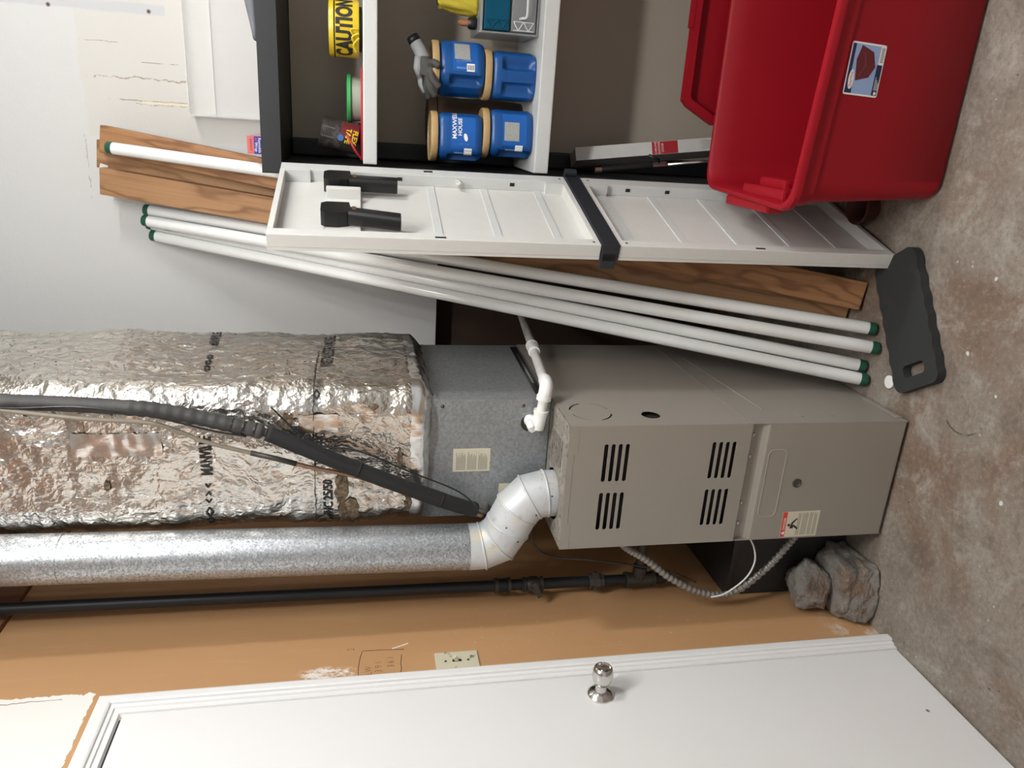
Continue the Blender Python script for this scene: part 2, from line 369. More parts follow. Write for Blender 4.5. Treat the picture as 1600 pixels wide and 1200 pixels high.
# ------------------------------------------------------------------ the room
struct(MB().box(-1.5, 3.2, -2.5, 2.95, -.12, 0).build('floor', MF, loc=(0,0,0)))
struct(MB().box(-1.5, 3.2, -2.5, 2.95, 2.85, 2.95).build('ceiling', plain('ceiling_paint', (.55, .53, .50), .8), loc=(0,0,0)))
wl = struct(MB().box(-1.48, -1.36, -2.5, 2.90, 0, 2.44).build('wall_left', MT, loc=(0,0,0)))
struct(MB().box(-1.48, -1.345, -2.5, 2.79, 2.442, 2.85).build('trim_1', brown_board, loc=(0,0,0), bevel=.003))
wb = struct(MB().box(-1.36, 3.2, 2.79, 2.805, 1.219, 2.85).build('wall_back', MW, loc=(0,0,0)))
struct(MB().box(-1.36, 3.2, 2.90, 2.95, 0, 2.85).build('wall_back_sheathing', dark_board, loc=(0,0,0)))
for i, x in enumerate((-1.30, -.90, -.50, -.095, .31, .715, 1.12)):
    struct(MB().box(x-.019, x+.019, 2.806, 2.899, .04, 2.84).build('trim_%d' % (i+3), brown_board, loc=(0,0,0)))
struct(MB().box(-1.36, 3.2, 2.806, 2.899, 0, .039).build('trim_2', brown_board, loc=(0,0,0)))

# door in the left wall, with its casing
D0, D1, DH = .70, 1.508, 2.045
dr = struct(MB().box(-1.372, -1.349, D0, D1, .006, DH).build('door_1', white, loc=(0,0,0), bevel=.002))
k = MB().lathe([(.033, 0), (.033, .004), (.027, .011), (.015, .015), (.0125, .030), (.0175, .036), (.0235, .046), (.0265, .060), (.0255, .074), (.022, .083), (.0185, .085), (.0165, .081), (.008, .080), (.007, .083), (.001, .084)], (-1.349, 1.437, .912), (1, 0, 0), 32)
kb = k.build('door_knob', chrome, dr, smooth='auto'); kb['label'] = 'satin chrome round door knob'
MB().box(-1.266, -1.2645, 1.4355, 1.4385, .908, .916).build('turn_button', steel, kb)
def casing(name, a, b, vert):
    prof = [(0, 0), (0, .013), (.009, .015), (.010, .021), (.014, .023), (.030, .023), (.034, .021), (.035, .015), (.044, .015), (.046, .010), (.058, .010), (.062, 0)]
    mb = MB(); rings = []
    for t in (a, b):
        rr = []
        for q, h in prof:
            if vert: rr.append((-1.36+h, 1.573-q, t if t < 1 else 2.113-q))
            else: rr.append((-1.36+h, (1.573-q) if t > 1 else t, 2.113-q))
        rings.append(rr)
    mb.loft(rings, True, True); return struct(mb.build(name, white, loc=(0,0,0)))
casing('trim_11', 0.0, 2.0, True); casing('trim_12', 2.0, .6, False)
struct(MB().box(-1.371, -1.357, 1.5095, 1.5135, 0, 2.05).build('trim_13', white, loc=(0,0,0)))
struct(MB().box(-1.371, -1.358, D0, 1.5, 2.0455, 2.053).build('trim_14', black, loc=(0,0,0)))

# brown pencilled note beside the casing
pencil = plain('brown_pencil', (.16, .075, .035), .8)
for txt, y_, z_ in (('LW', 1.603, 1.485), ('3 9 1', 1.615, 1.459), ('3 6 1', 1.630, 1.427), ('2', 1.690, 1.53)):
    MB().add(*mapped(text(txt, .026, 'CENTER', .8, -.0004), lambda a, b, c: (-1.3596, y_+a, z_+b))).build('pencil_note', pencil, wl)
for pts_ in ([(1.570, 1.512), (1.62, 1.511), (1.66, 1.506), (1.679, 1.501)], [(1.681, 1.499), (1.680, 1.45), (1.676, 1.39)], [(1.655, 1.398), (1.62, 1.402), (1.60, 1.401), (1.575, 1.408)]):
    MB().tube([(-1.3600, a, b) for a, b in pts_], .0011, 6).build('pencil_line', pencil, wl)
# switch plate
sw = thing('light_switch', 'grimy cream toggle switch plate on the tan wall beside the door casing', 'light switch', (-1.36, 1.60, 1.255))
MB().box(-1.36, -1.354, 1.574, 1.645, 1.197, 1.312).build('cover_plate', cream, sw, bevel=.002)
MB().box(-1.354, -1.3532, 1.605, 1.613, 1.243, 1.267).build('toggle_slot', black, sw)
MB().obox((-1.348, 1.609, 1.258), (1, 0, .5), (0, 1, 0), (-.5, 0, 1), .008, .0032, .005).build('toggle', cream, sw, bevel=.001)
for z in (1.225, 1.285): MB().lathe([(.0035, 0), (.003, .0012), (.001, .0014)], (-1.354, 1.609, z), (1, 0, 0), 12).build('screw', iron, sw)

# ------------------------------------------------------------------ furnace
FX0, FX1, FY, FB, FT = -1.072, -.715, 1.677, 2.395, .983
fu = thing('gas_furnace', 'tall taupe metal gas furnace with slotted front panels beside the tan wall', 'furnace', (-.89, 2.03, 0))
def on_front(y): return lambda a, b, c: (a, y+c, b)
# carcass: right side with knock-out ring and round hole
ring = []
for k_ in range(4):
    a0 = math.radians(90*k_+16); a1 = math.radians(90*k_+74)
    q = [(1.776+.0625*math.cos(a0+(a1-a0)*i/8), .902+.0575*math.sin(a0+(a1-a0)*i/8)) for i in range(9)]
    q2 = [(1.776+.0580*math.cos(a1+(a0-a1)*i/8), .902+.0530*math.sin(a1+(a0-a1)*i/8)) for i in range(9)]
    ring.append(q+q2)
side = plate([(FY, .01), (FB, .01), (FB, FT), (FY, FT)], ring+[circ(1.748, .742, .0255)], .0015)
body = MB().add(*mapped(side, lambda a, b, c: (FX1-.001+c, a, b))).build('side_panel', furn, fu)
MB().box(FX0, FX0+.0015, FY, FB, .01, FT).build('side_panel', furn, fu)
MB().box(FX0, FX1, FB-.0015, FB, .01, FT).build('back_panel', furn, fu)
MB().box(FX0+.004, FX1-.012, FY+.03, FB-.01, .02, FT-.012).build('inner_chamber', black, fu)
MB().box(FX1, FX1+.0012, 1.70, FB-.01, .484, .489).build('side_crease', furn, body)
MB().add([(FX1, 1.779, .394), (FX1+.0014, 1.779, .3985), (FX1, 1.779, .403), (FX1, 2.30, .435), (FX1+.0014, 2.30, .4395), (FX1, 2.30, .444)], [(0,1,2),(3,5,4),(0,3,4,1),(1,4,5,2)]).build('side_crease', furn, body)
for y, z in ((1.742, .31), (1.742, .21)): MB().add(*mapped(plate(rrect(y-.022, y+.022, z-.009, z+.009, .008), [], .0014), lambda a, b, c: (FX1+.0005+c, a, b))).build('knockout', furn, body)
MB().box(FX1, FX1+.003, 1.70, 1.86, .012, .03).build('side_flange', furn, body, bevel=.001)
# top with louvres and flue opening
sl = [rrect(-.872, -.782, y-.004, y+.004, .0039) for y in (1.738, 1.756, 1.774, 1.792, 1.810, 1.828)]
top = plate([(FX0, FY), (FX1, FY), (FX1, FB), (FX0, FB)], sl+[circ(-.963, 1.79, .072, 32)], .002)
MB().add(*mapped(top, lambda a, b, c: (a, b, FT-.001+c))).build('top_panel', furn_top, fu)
# upper burner door with sixteen slots
slots = []
for x0, x1 in ((-.874, -.766), (-1.017, -.906)):
    for zt in (.882, .582):
        for i in range(4): slots.append(rrect(x0, x1, zt-i*.0193-.0056, zt-i*.0193+.0056, .0055))
up = plate([(FX0, .479), (FX1, .479), (FX1, .957), (-.789, .957), (-.793, .966), (-.993, .966), (-.997, .957), (FX0, .957)], slots, .0025)
bp = MB().add(*mapped(up, on_front(FY))).build('burner_door', furn, fu)
MB().box(FX0, FX1, FY, FY+.02, .477, .479).build('door_lip', furn, bp)
MB().box(FX0, FX0+.002, FY+.001, FY+.03, .479, .957).build('door_lip', furn, bp)
MB().box(FX1-.002, FX1, FY+.001, FY+.03, .479, .957).build('door_lip', furn, bp)
st = plate([(FX0, .9575), (-.9965, .9575), (-.9925, .9668), (-.7935, .9668), (-.7895, .9575), (FX1, .9575), (FX1, FT), (FX0, FT)], [], .0025)
MB().add(*mapped(st, on_front(FY))).build('top_front_flange', furn, fu)
# screwed divider strip between the doors
ds = MB().box(FX0+.002, FX1-.002, FY+.012, FY+.016, .440, .482).build('divider_strip', furn, fu)
for x in (-.752, -.816, -.957, -1.021): MB().lathe([(.0058, 0), (.0052, .003), (.003, .0045), (.0005, .005)], (x, FY+.012, .466), (0, -1, 0), 12).build('screw', steel, ds, smooth=True)
# lower blower door
bd = MB().box(FX0, FX1, FY, FY+.028, .012, .428).build('blower_door', furn, fu, bevel=.004)
MB().add([(FX0, FY, .428), (FX1, FY, .428), (FX1, FY+.012, .442), (FX0, FY+.012, .442), (FX0, FY+.014, .428), (FX1, FY+.014, .428)], [(0,1,2,3),(0,3,4),(1,5,2),(3,2,5,4)]).build('door_lip', furn, bd)
hr = plate(rrect(-.999, -.792, .362, .418, .016), [rrect(-.9965, -.7945, .3645, .4155, .0145)], .0024)
MB().add(*mapped(hr, on_front(FY))).build('embossed_handle_outline', make_furn('worn_enamel_edge', (.36, .33, .28)), bd)
gr = MB().lathe([(.0135, 0), (.0135, .002), (.011, .0032), (.0095, .002), (.0085, -.0)], (-.896, FY, .315), (0, -1, 0), 24).build('sight_glass', iron, bd, smooth='auto')
MB().lathe([(.009, 0), (.0088, .0008), (.001, .001)], (-.896, FY, .315), (0, -1, 0), 20).build('glass', plain('dark_sight_glass', (.06, .075, .045), .1), gr)
MB().box(FX0+.004, FX1-.004, FY+.02, FB-.02, 0, .0125).build('base_rail', black, fu)
# warning sticker
stk = MB().add([(-1.067, FY-.0007, .221), (-.985, FY-.0007, .222), (-.986, FY-.0007, .338), (-1.068, FY-.0007, .336)], [(0,1,2,3)]).build('warning_sticker', paper, bd)
stk['label'] = 'cream warning sticker with red header'
MB().add([(-1.066, FY-.001, .321), (-.987, FY-.001, .323), (-.987, FY-.001, .337), (-1.0665, FY-.001, .335)], [(0,1,2,3)]).build('red_header', red_ink, stk)
MB().add(*mapped(text('DANGER', .0095), lambda a, b, c: (-1.024+a, FY-.0014, .328+b))).build('lettering', white_ink, stk)
MB().add([(-1.060, FY-.0014, .3235), (-1.048, FY-.0014, .3235), (-1.054, FY-.0014, .334)], [(0,1,2)]).build('lettering', white_ink, stk)
pg = MB()
P2 = lambda a, b: (-1.026+a, FY-.0011, .302+b)
for poly in ([(-.014, -.004), (.004, .000), (.004, .004), (-.014, .008)], [(.0, .0), (.016, -.013), (.019, -.010), (.004, .005)], [(-.018, -.017), (-.012, -.018), (-.002, -.004), (-.006, .0)]):
    pg.add([P2(*p) for p in poly], [tuple(range(len(poly)))])
pg.add([P2(*p) for p in circ(-.003, .011, .0045, 14)], [tuple(range(14))])
pg.build('figure_symbol', ink, stk)
lines = MB()
for i in range(17):
    z = .288-i*.0036
    if i in (3, 9, 13): continue
    lines.add([(-1.062, FY-.001, z), (-.99-random.random()*.012, FY-.001, z), (-.99, FY-.001, z-.0017), (-1.062, FY-.001, z-.0017)], [(0,1,2,3)])
lines.build('printed_lines', print_grey, stk)

# ------------------------------------------------------------------ coil cabinet above the furnace
CX0, CX1, CY = -1.07, -.718, 1.876
cc = thing('coil_cabinet', 'grey galvanised cooling coil cabinet sitting on top of the furnace', 'coil cabinet', (-.89, 2.12, FT))
fr = plate([(CX0, FT+.004), (CX1, FT+.004), (CX1, 1.335), (CX0, 1.335)], [circ(-.787, 1.041, .026), circ(-.797, 1.006, .016)], .002)
MB().add(*mapped(fr, on_front(CY))).build('front_panel', coil, cc)
MB().box(CX0, CX1, CY+.002, FB, FT+.001, 1.335).box(CX1, CX1+.002, CY-.001, CY+.012, FT+.004, 1.335).build('shell', coil, cc)
MB().lathe([(.0255, 0), (.001, .0005)], (-.787, CY+.0012, 1.041), (0, -1, 0), 24).build('port_recess', plain('dark_green_recess', (.03, .035, .02), .5), cc)
for x, z in ((-.735, 1.286), (-.735, 1.062), (-1.05, 1.21)):
    MB().lathe([(.005, 0), (.0045, .002), (.0005, .003)], (x, CY-.001, z), (0, -1, 0), 12).build('screw', iron, cc, smooth=True)
lb = MB().box(-.931, -.861, CY-.0018, CY-.0011, 1.148, 1.252).build('label_sticker', paper, cc)
ln = MB()
for blk in range(3):
    for i in range(9):
        z = 1.243-blk*.031-i*.0030
        ln.add([(-.926, CY-.0021, z), (-.873-random.random()*.02, CY-.0021, z), (-.866-random.random()*.02, CY-.0021, z-.0014), (-.926, CY-.0021, z-.0014)], [(0,1,2,3)])
ln.build('printed_lines', print_grey, lb)
MB().box(-1.03, -.972, CY-.0018, CY-.0011, 1.085, 1.118).build('label_sticker', paper, cc)
MB().add([(CX1+.003, 1.90, 1.0), (CX1+.006, 2.36, .99), (CX1+.005, 2.36, 1.012), (CX1+.003, 1.90, 1.022)], [(0,1,2,3)]).build('peeling_seal', black_tape, cc)
MB().add([(CX1+.0045, 2.0, 1.006), (CX1+.0055, 2.28, 1.0), (CX1+.0055, 2.28, 1.005), (CX1+.0045, 2.0, 1.012)], [(0,1,2,3)]).build('peeling_seal', foil_tape, cc)
MB().box(CX1+.001, CX1+.004, CY+.01, FB-.01, 1.300, 1.335).build('edge_flange', coil, cc)

# ------------------------------------------------------------------ foil-wrapped duct
DX0, DX1, DY0, DY1, DR = -1.085, -.668, 1.838, 2.425, .075
def perim(t, x0=DX0, x1=DX1, y0=DY0, y1=DY1, R_=DR):
    """t metres along the outline from the front-left corner, going right, then back"""
    segs = [(x1-x0-2*R_, 0), (PI*R_/2, 1), (y1-y0-2*R_, 2), (PI*R_/2, 3), (x1-x0-2*R_, 4), (PI*R_/2, 5), (y1-y0-2*R_, 6), (PI*R_/2, 7)]
    L = sum(q for q, _ in segs); t %= L
    for q, i in segs:
        if t <= q: break
        t -= q
    f = t/q if q else 0
    arc = {1: (x1-R_, y0+R_, -90), 3: (x1-R_, y1-R_, 0), 5: (x0+R_, y1-R_, 90), 7: (x0+R_, y0+R_, 180)}
    if i in arc:
        cx, cy, a = arc[i]; a = math.radians(a+90*f); return Vector((cx+R_*math.cos(a), cy+R_*math.sin(a), 0)), Vector((math.cos(a), math.sin(a), 0))
    if i == 0: return Vector((x0+R_+t, y0, 0)), Vector((0, -1, 0))
    if i == 2: return Vector((x1, y0+R_+t, 0)), Vector((1, 0, 0))
    if i == 4: return Vector((x1-R_-t, y1, 0)), Vector((0, 1, 0))
    return Vector((x0, y1-R_-t, 0)), Vector((-1, 0, 0))
PL = 2*(DX1-DX0-2*DR)+2*(DY1-DY0-2*DR)+2*PI*DR
def duct_pt(t, z, lift=0):
    p, n = perim(t)
    a = .010*fbm((p.x*5, p.y*5, z*4), 3)
    dia = (p.x*.8+p.y*.5)*14+z*9                       # slanting folds
    a += .0045*abs(fbm((p.x*9+3, p.y*9, z*22), 4))-.004+.0035*math.sin(dia+4*fbm((p.x*3, p.y*3, z*3), 2))*max(0, fbm((p.x*4, 5, z*4), 2)+.25)
    a += .003*fbm((p.x*40, p.y*40, z*40), 3)
    for z0, dz in ((1.602, .006), (1.43, .004), (1.885, .004), (2.21, .005)):
        a -= dz*math.exp(-((z-z0-.006*fbm((p.x*6, p.y*6, z0), 2))/.010)**2)*(.4+.6*abs(fbm((p.x*4, p.y*4, z0*3), 2)))
    if z < 1.40: a -= .050*max(0, (1.345-z)/.04)**1.3 if z < 1.345 else 0
    a = max(a, -.052)
    q = p+n*(a+lift); return Vector((q.x, q.y, z))
du = thing('insulated_duct', 'silver foil wrapped supply duct rising above the grey coil cabinet', 'duct', (-.88, 2.13, 1.30))
NT, NZ = 250, 215
rings = []
for j in range(NZ+1):
    z = 1.302+(2.845-1.302)*j/NZ; rings.append([duct_pt(PL*i/NT, z) for i in range(NT)])
MB().loft(rings, False).build('foil_jacket', foil, du, smooth=True)
def on_duct(name, mat, polys, lift, parent=du):
    mb = MB()
    for t0, t1, z0, z1 in polys:
        nt = max(2, int((t1-t0)/.008)); nz = max(2, int((z1-z0)/.008))
        mb.loft([[duct_pt(t0+(t1-t0)*i/nt+.003*fbm((j*.6, i*.2, 1), 2)*(i in (0, nt)), z0+(z1-z0)*j/nz+(.004*fbm((i*.5, t0*9, 3), 3) if j in (0, nz) else 0), lift) for i in range(nt+1)] for j in range(nz+1)], False, False)
    return mb.build(name, mat, parent, smooth=True)
X2T = lambda x: x-DX0-DR                      # distance along the front face
on_duct('foil_tape', foil_tape, [(-.06, .80, 1.322, 1.372)], .0035)
on_duct('foil_tape', foil_tape, [(X2T(-.845), X2T(-.785), 1.99, 2.20)], .003)
on_duct('foil_tape', foil_tape, [(X2T(-.79), X2T(-.74), 1.56, 1.66)], .003)
def finer(vf, lim):
    bm = bmesh.new(); vv = [bm.verts.new(p) for p in vf[0]]
    for f in vf[1]:
        try: bm.faces.new([vv[k_] for k_ in f])
        except ValueError: pass
    for _ in range(5):
        es = [e for e in bm.edges if e.calc_length() > lim]
        if not es: break
        bmesh.ops.subdivide_edges(bm, edges=es, cuts=1); bmesh.ops.triangulate(bm, faces=bm.faces)
    bm.verts.index_update(); out = [tuple(v.co) for v in bm.verts], [tuple(v.index for v in f.verts) for f in bm.faces]; bm.free(); return out
def duct_text(s, size, t, z, sx=1.0, slope=0):
    vf = finer(text(s, size, 'LEFT', sx, .0011), .005)
    MB().add(*mapped(vf, lambda a, b, c: duct_pt(t+a, z+b+slope*a, .0022))).build('printed_text', ink, du)
duct_text('MANVILLE', .040, X2T(-.905), 1.888, .60); duct_text('<  >  <', .028, X2T(-.985), 1.888, .7); duct_text('<><>', .040, X2T(-1.062), 1.888, .7)
duct_text('<><><>', .036, X2T(-.668)+.13, 1.902, 1.1, .10); duct_text('MANVILLE', .038, X2T(-.668)+.36, 1.925, .75, .08)
duct_text('FHC 25/50', .034, X2T(-1.045), 1.588, .78); duct_text('FHC 25/50', .034, X2T(-.835), 1.603, .66, .06); duct_text('<>', .03, X2T(-.70), 1.612, .9)
duct_text('INSTALLED R-VALUE', .046, X2T(-.668)+.15, 1.593, .70)
on_duct('jacket_seam_line', ink, [(-.05, .62, 1.6205, 1.6225)], .0035)
# tears that show brown fibreglass
def tear(t, z, rt, rz, seed):
    mb = MB(); n = 22; c = duct_pt(t, z, .002); ringp = []
    for q in (1, .6):
        ringp.append([duct_pt(t+q*rt*math.cos(2*PI*i/n)*(1+.45*fbm((seed, math.cos(2*PI*i/n)*2, math.sin(2*PI*i/n)*2), 3)), z+q*rz*math.sin(2*PI*i/n)*(1+.45*fbm((seed+5, math.cos(2*PI*i/n)*2, math.sin(2*PI*i/n)*2), 3)), .004 if q == 1 else .0055+.004*abs(fbm((i, seed, 2), 2))) for i in range(n)])
    mb.loft(ringp, False); o = len(mb.v); mb.v.append(tuple(c)); mb.f += [(n+i, n+(i+1) % n, o) for i in range(n)]
    mb.build('torn_patch', fibre, du, smooth=True)
tear(X2T(-.755), 1.686, .019, .017, 1.0); tear(X2T(-.955), 1.553, .050, .018, 2.0); tear(X2T(-1.03), 1.535, .045, .028, 3.0); tear(X2T(-.88), 1.40, .036, .007, 4.0)
tear(X2T(-1.06), 1.60, .022, .02, 6.0); tear(X2T(-.93), 2.13, .013, .008, 8.0); tear(X2T(-.72), 1.47, .008, .013, 5.0); tear(X2T(-1.0), 1.375, .03, .009, 9.0)
for i in range(26):
    z = 1.36+i*.042+random.uniform(-.008, .008); tear(.50+.02*math.sin(i)+.10*((i % 7) == 3), z, random.uniform(.0018, .0045), random.uniform(.0015, .003), 20+i)

# ------------------------------------------------------------------ refrigerant lines
ls = thing('suction_line', 'thick black foam insulated refrigerant line crossing the foil duct', 'insulated pipe', (-1.02, 1.83, 1.18))
p1 = smoothpath([(-1.022, 1.818, 1.192), (-.985, 1.800, 1.272), (-.908, 1.794, 1.443), (-.833, 1.796, 1.605), (-.772, 1.800, 1.732)], 8)
MB().tube(p1, [.0205+.0014*fbm((i*.35, 0, 0), 2) for i in range(len(p1))], 18).build('foam_sleeve', foam, ls, smooth=True)
for i, nm in ((9, 0), (19, 1)):
    a = p1[i]; b = p1[i+1]; MB().tube([a, a.lerp(b, .25)], .0216, 18).build('sleeve_joint', foam, ls, smooth=True)
p2 = smoothpath([(-.772, 1.800, 1.732), (-.750, 1.803, 1.815), (-.727, 1.805, 1.905), (-.706, 1.80, 2.0), (-.697, 1.80, 2.09), (-.690, 1.80, 2.185), (-.682, 1.80, 2.318), (-.672, 1.82, 2.50), (-.66, 1.86, 2.70)], 14)
MB().tube(p2, .02, 18, rf=lambda i: (.011 if i < 3 else (.0185+.0016*(i % 4 < 2)*(i < 52))+.0012*fbm((i*.2, 4, 0), 2))).build('grey_wrap', grey_wrap, ls, smooth=True)
tp = [i for i in range(3, 17)]
MB().tube([p2[i] for i in tp], .02, 16, rf=lambda i: .0165+.003*((i//2) % 2)).build('tape_wrap', black_tape, ls)
MB().tube(smoothpath([(-1.018, 1.822, 1.20), (-1.035, 1.83, 1.168), (-1.043, 1.86, 1.155), (-1.04, 1.88, 1.15)], 6), .0085, 12).build('bare_stub', plain('dull_metal_stub', (.22, .2, .17), .5, .6), ls, smooth=True)
cl = thing('liquid_line', 'thin tarnished copper line running below the black foam sleeve', 'copper pipe', (-1.05, 1.85, 1.17))
p3 = smoothpath([(-1.055, 1.878, 1.172), (-1.048, 1.84, 1.174), (-1.03, 1.808, 1.192), (-.965, 1.800, 1.36), (-.905, 1.800, 1.50), (-.873, 1.806, 1.63), (-.848, 1.81, 1.715)], 6)
MB().tube(p3, .0058, 10).build('copper_run', copper, cl, smooth=True)
p4 = smoothpath([(-.848, 1.81, 1.715), (-.80, 1.806, 1.87), (-.77, 1.803, 1.93), (-.735, 1.786, 2.0), (-.718, 1.776, 2.14), (-.692, 1.776, 2.32), (-.668, 1.80, 2.52), (-.655, 1.84, 2.70)], 7)
MB().tube(p4, .0056, 10).build('sheathed_run', copper_sheath, cl, smooth=True)
MB().tube([p3[-5], p3[-1], p4[3]], .0072, 10).build('joint_sleeve', iron, cl, smooth=True)
tag(MB().tube(smoothpath([(-.70, 1.795, 1.72), (-.765, 1.79, 1.66), (-.800, 1.778, 1.60), (-.815, 1.774, 1.509), (-.877, 1.773, 1.378), (-.94, 1.778, 1.25), (-1.0, 1.79, 1.19)], 6), .0021, 6).build('thermostat_wire', black_tape, loc=(-1.0, 1.79, 1.19), smooth=True), 'thin black wire lying along the upper side of the foam sleeve', 'wire')
tag(MB().tube(smoothpath([(-.675, 1.785, 2.42), (-.688, 1.772, 2.30), (-.687, 1.772, 2.15), (-.712, 1.775, 2.0), (-.757, 1.784, 1.86), (-.775, 1.787, 1.78)], 6), .0026, 6).build('control_wire', black_tape, loc=(-.775, 1.787, 1.78), smooth=True), 'black wire strapped to the grey wrapped upper line', 'wire')

# ------------------------------------------------------------------ flue
fl = thing('flue_pipe', 'round galvanised flue pipe with white elbows entering the furnace top', 'flue pipe', (-.962, 1.79, .96))
FR = .0635
a, b = Vector((-1.121, 1.79, 1.208)), Vector((-1.088, 1.79, 2.845))
sp_ = MB().tube([a+(b-a)*i/6 for i in range(7)], FR, 40).build('straight_pipe', galv, fl, smooth='auto')
for t in (.625, ):
    q = a+(b-a)*t; MB().tube([q, q+Vector((0,0,.004))], FR+.0015, 40).build('crimp_ring', galv, sp_, smooth='auto')
MB().tube([a+Vector((0,0,.018)), a+Vector((0,0,.022))], FR+.0012, 40).build('crimp_ring', galv, sp_, smooth='auto')
for q in (Vector((-1.085, 1.738, 1.228)), Vector((-1.16, 1.742, 1.226))): MB().lathe([(.004, 0), (.003, .003), (.0005, .004)], q, (.1, -1, 0), 10).build('screw', steel, sp_)
E_ = [(-1.121, 1.79, 1.215), (-1.119, 1.79, 1.150), (-1.066, 1.79, 1.104), (-.994, 1.79, 1.067), (-.962, 1.79, 1.022), (-.961, 1.79, .955)]
# adjustable elbow: straight gores meeting at mitred seams
c0 = [Vector(p) for p in [(-1.121, 1.79, 1.212), (-1.1205, 1.79, 1.172), (-1.103, 1.79, 1.128), (-1.060, 1.79, 1.103), (-1.008, 1.79, 1.080), (-.972, 1.79, 1.046), (-.962, 1.79, 1.005), (-.962, 1.79, .955)]]
nrm = []
for i in range(len(c0)):
    u = (c0[i]-c0[i-1]).normalized() if i else Vector((0,0,-1)); v = (c0[i+1]-c0[i]).normalized() if i < len(c0)-1 else u
    nrm.append((u+v).normalized())
def mitre(i, rad, sh=0):
    t = nrm[i]; yv = Vector((0,1,0)); sd = t.cross(yv).normalized(); out = []
    seg = (c0[min(i+1, len(c0)-1)]-c0[max(i-1, 0)]).normalized()
    k_ = 1/max(.75, abs(nrm[i].dot((c0[i]-c0[i-1]).normalized() if i else nrm[i])))
    for j in range(40):
        an = 2*PI*j/40; out.append(c0[i]+t*sh+yv*math.cos(an)*rad+sd*math.sin(an)*rad*k_)
    return out
for i in range(len(c0)-1):
    g = MB().loft([mitre(i, FR+.0005), mitre(i+1, FR+.0005)], False).build('elbow_gore', paint_duct, fl, smooth='auto')
    if 0 < i:
        MB().loft([mitre(i, FR, -.0035), mitre(i, FR+.0032, -.002), mitre(i, FR+.0032, .002), mitre(i, FR, .0035)], False).build('elbow_seam', paint_duct, fl, smooth=True)
for q in ((-1.03, 1.727, 1.12), (-1.075, 1.728, 1.085), (-.995, 1.727, 1.04), (-.94, 1.729, 1.0)): MB().lathe([(.0028, 0), (.0005, .002)], q, (0, -1, 0), 8).build('rivet', iron, fl)

# ------------------------------------------------------------------ gas pipe
gp = thing('gas_pipe', 'black iron gas pipe with fittings running down the tan wall behind the furnace', 'gas pipe', (-1.315, 1.87, .56))
G = lambda z: (-1.3165+(z-.65)*.0098, 1.87+(z-.65)*.004, z)
MB().tube([G(.57), G(1.6), G(2.845)], .0168, 18).build('riser', black_pipe, gp, smooth='auto')
for z in (1.108, 1.069): MB().tube([G(z-.0045), G(z+.0045)], .0245, 18).build('collar', iron, gp, smooth='auto')
MB().tube([G(1.069), G(1.108)], .0215, 18).build('coupling', black_pipe, gp, smooth='auto')
vl = MB().lathe([(.018, -.032), (.023, -.03), (.023, -.024), (.019, -.02), (.024, -.01), (.024, .01), (.019, .02), (.023, .024), (.023, .03), (.018, .032)], G(.995), (0, 0, 1), 18).build('shutoff_valve', iron, gp, smooth='auto')
MB().tube([Vector(G(.995))+Vector((0, -.02, 0)), Vector(G(.995))+Vector((.006, -.045, 0))], .010, 12).build('valve_stem', iron, vl)
MB().obox(Vector(G(.985))+Vector((.012, -.049, .008)), (1, .1, .5), (0, 1, 0), (-.5, 0, 1), .026, .004, .008).build('valve_lever', iron, vl, bevel=.002)
MB().lathe([(.02, -.025), (.0235, -.02), (.0235, -.008), (.029, -.006), (.029, .008), (.0225, .010), (.0225, .022), (.019, .024)], G(.795), (0, 0, 1), 8).build('union', iron, gp)
MB().tube([G(.612), G(.698)], .0215, 18).build('tee', iron, gp, smooth='auto')
for z in (.612, .698): MB().tube([G(z-.004), G(z+.004)], .0245, 18).build('collar', iron, gp, smooth='auto')
MB().tube([G(.657), (-1.268, 1.87, .657)], .0215, 18).build('tee_branch', iron, gp, smooth='auto')
MB().tube([(-1.30, 1.87, .657), (-1.072, 1.87, .660)], .0145, 16).build('branch_pipe', iron, gp, smooth='auto')
MB().lathe([(.0165, 0), (.0215, .004), (.0215, .018), (.014, .022)], G(.55), (0, 0, 1), 16).build('drip_cap', iron, gp)
# conduit and wires at the furnace's left side
cd_ = thing('flexible_conduit', 'grey ribbed flexible metal conduit looping out of the furnace side', 'conduit', (-1.30, 1.76, .40))
pc = smoothpath([(-1.072, 1.735, .80), (-1.112, 1.735, .772), (-1.158, 1.735, .703), (-1.230, 1.738, .613), (-1.290, 1.745, .505), (-1.3, 1.75, .40), (-1.22, 1.75, .305), (-1.13, 1.745, .247), (-1.072, 1.735, .225)], 26)
MB().tube(pc, .0095, 12, rf=lambda i: .0082+.0026*(i % 4 < 2)).build('ribbed_sleeve', conduit_m, cd_)
MB().tube([pc[0], pc[4]], .014, 12).build('connector', iron, cd_); MB().tube([pc[-5], pc[-1]], .014, 12).build('connector', iron, cd_)
tag(MB().tube(smoothpath([(-1.09, 1.73, .40), (-1.13, 1.728, .375), (-1.18, 1.725, .365), (-1.235, 1.725, .385), (-1.285, 1.728, .44), (-1.30, 1.735, .48)], 8), .0025, 8).build('loose_wire', pvc_new, loc=(-1.3, 1.735, .48), smooth=True), 'thin white loose wire hanging beside the ribbed conduit', 'wire')
tag(MB().tube(smoothpath([(-.93, 1.93, .995), (-1.09, 1.86, 1.02), (-1.16, 1.84, 1.005), (-1.20, 1.84, .95), (-1.215, 1.83, .82), (-1.25, 1.82, .62), (-1.29, 1.8, .5)], 8), .003, 6).build('grey_cable', iron, loc=(-1.29, 1.8, .5), smooth=True), 'thin dark cable behind the flue elbow', 'cable')
tag(MB().box(-1.115, -1.073, 1.80, 1.84, .83, .89).build('junction_fitting', cream, loc=(-1.09, 1.82, .83), bevel=.008), 'small cream junction fitting on the left furnace side above the conduit', 'fitting')
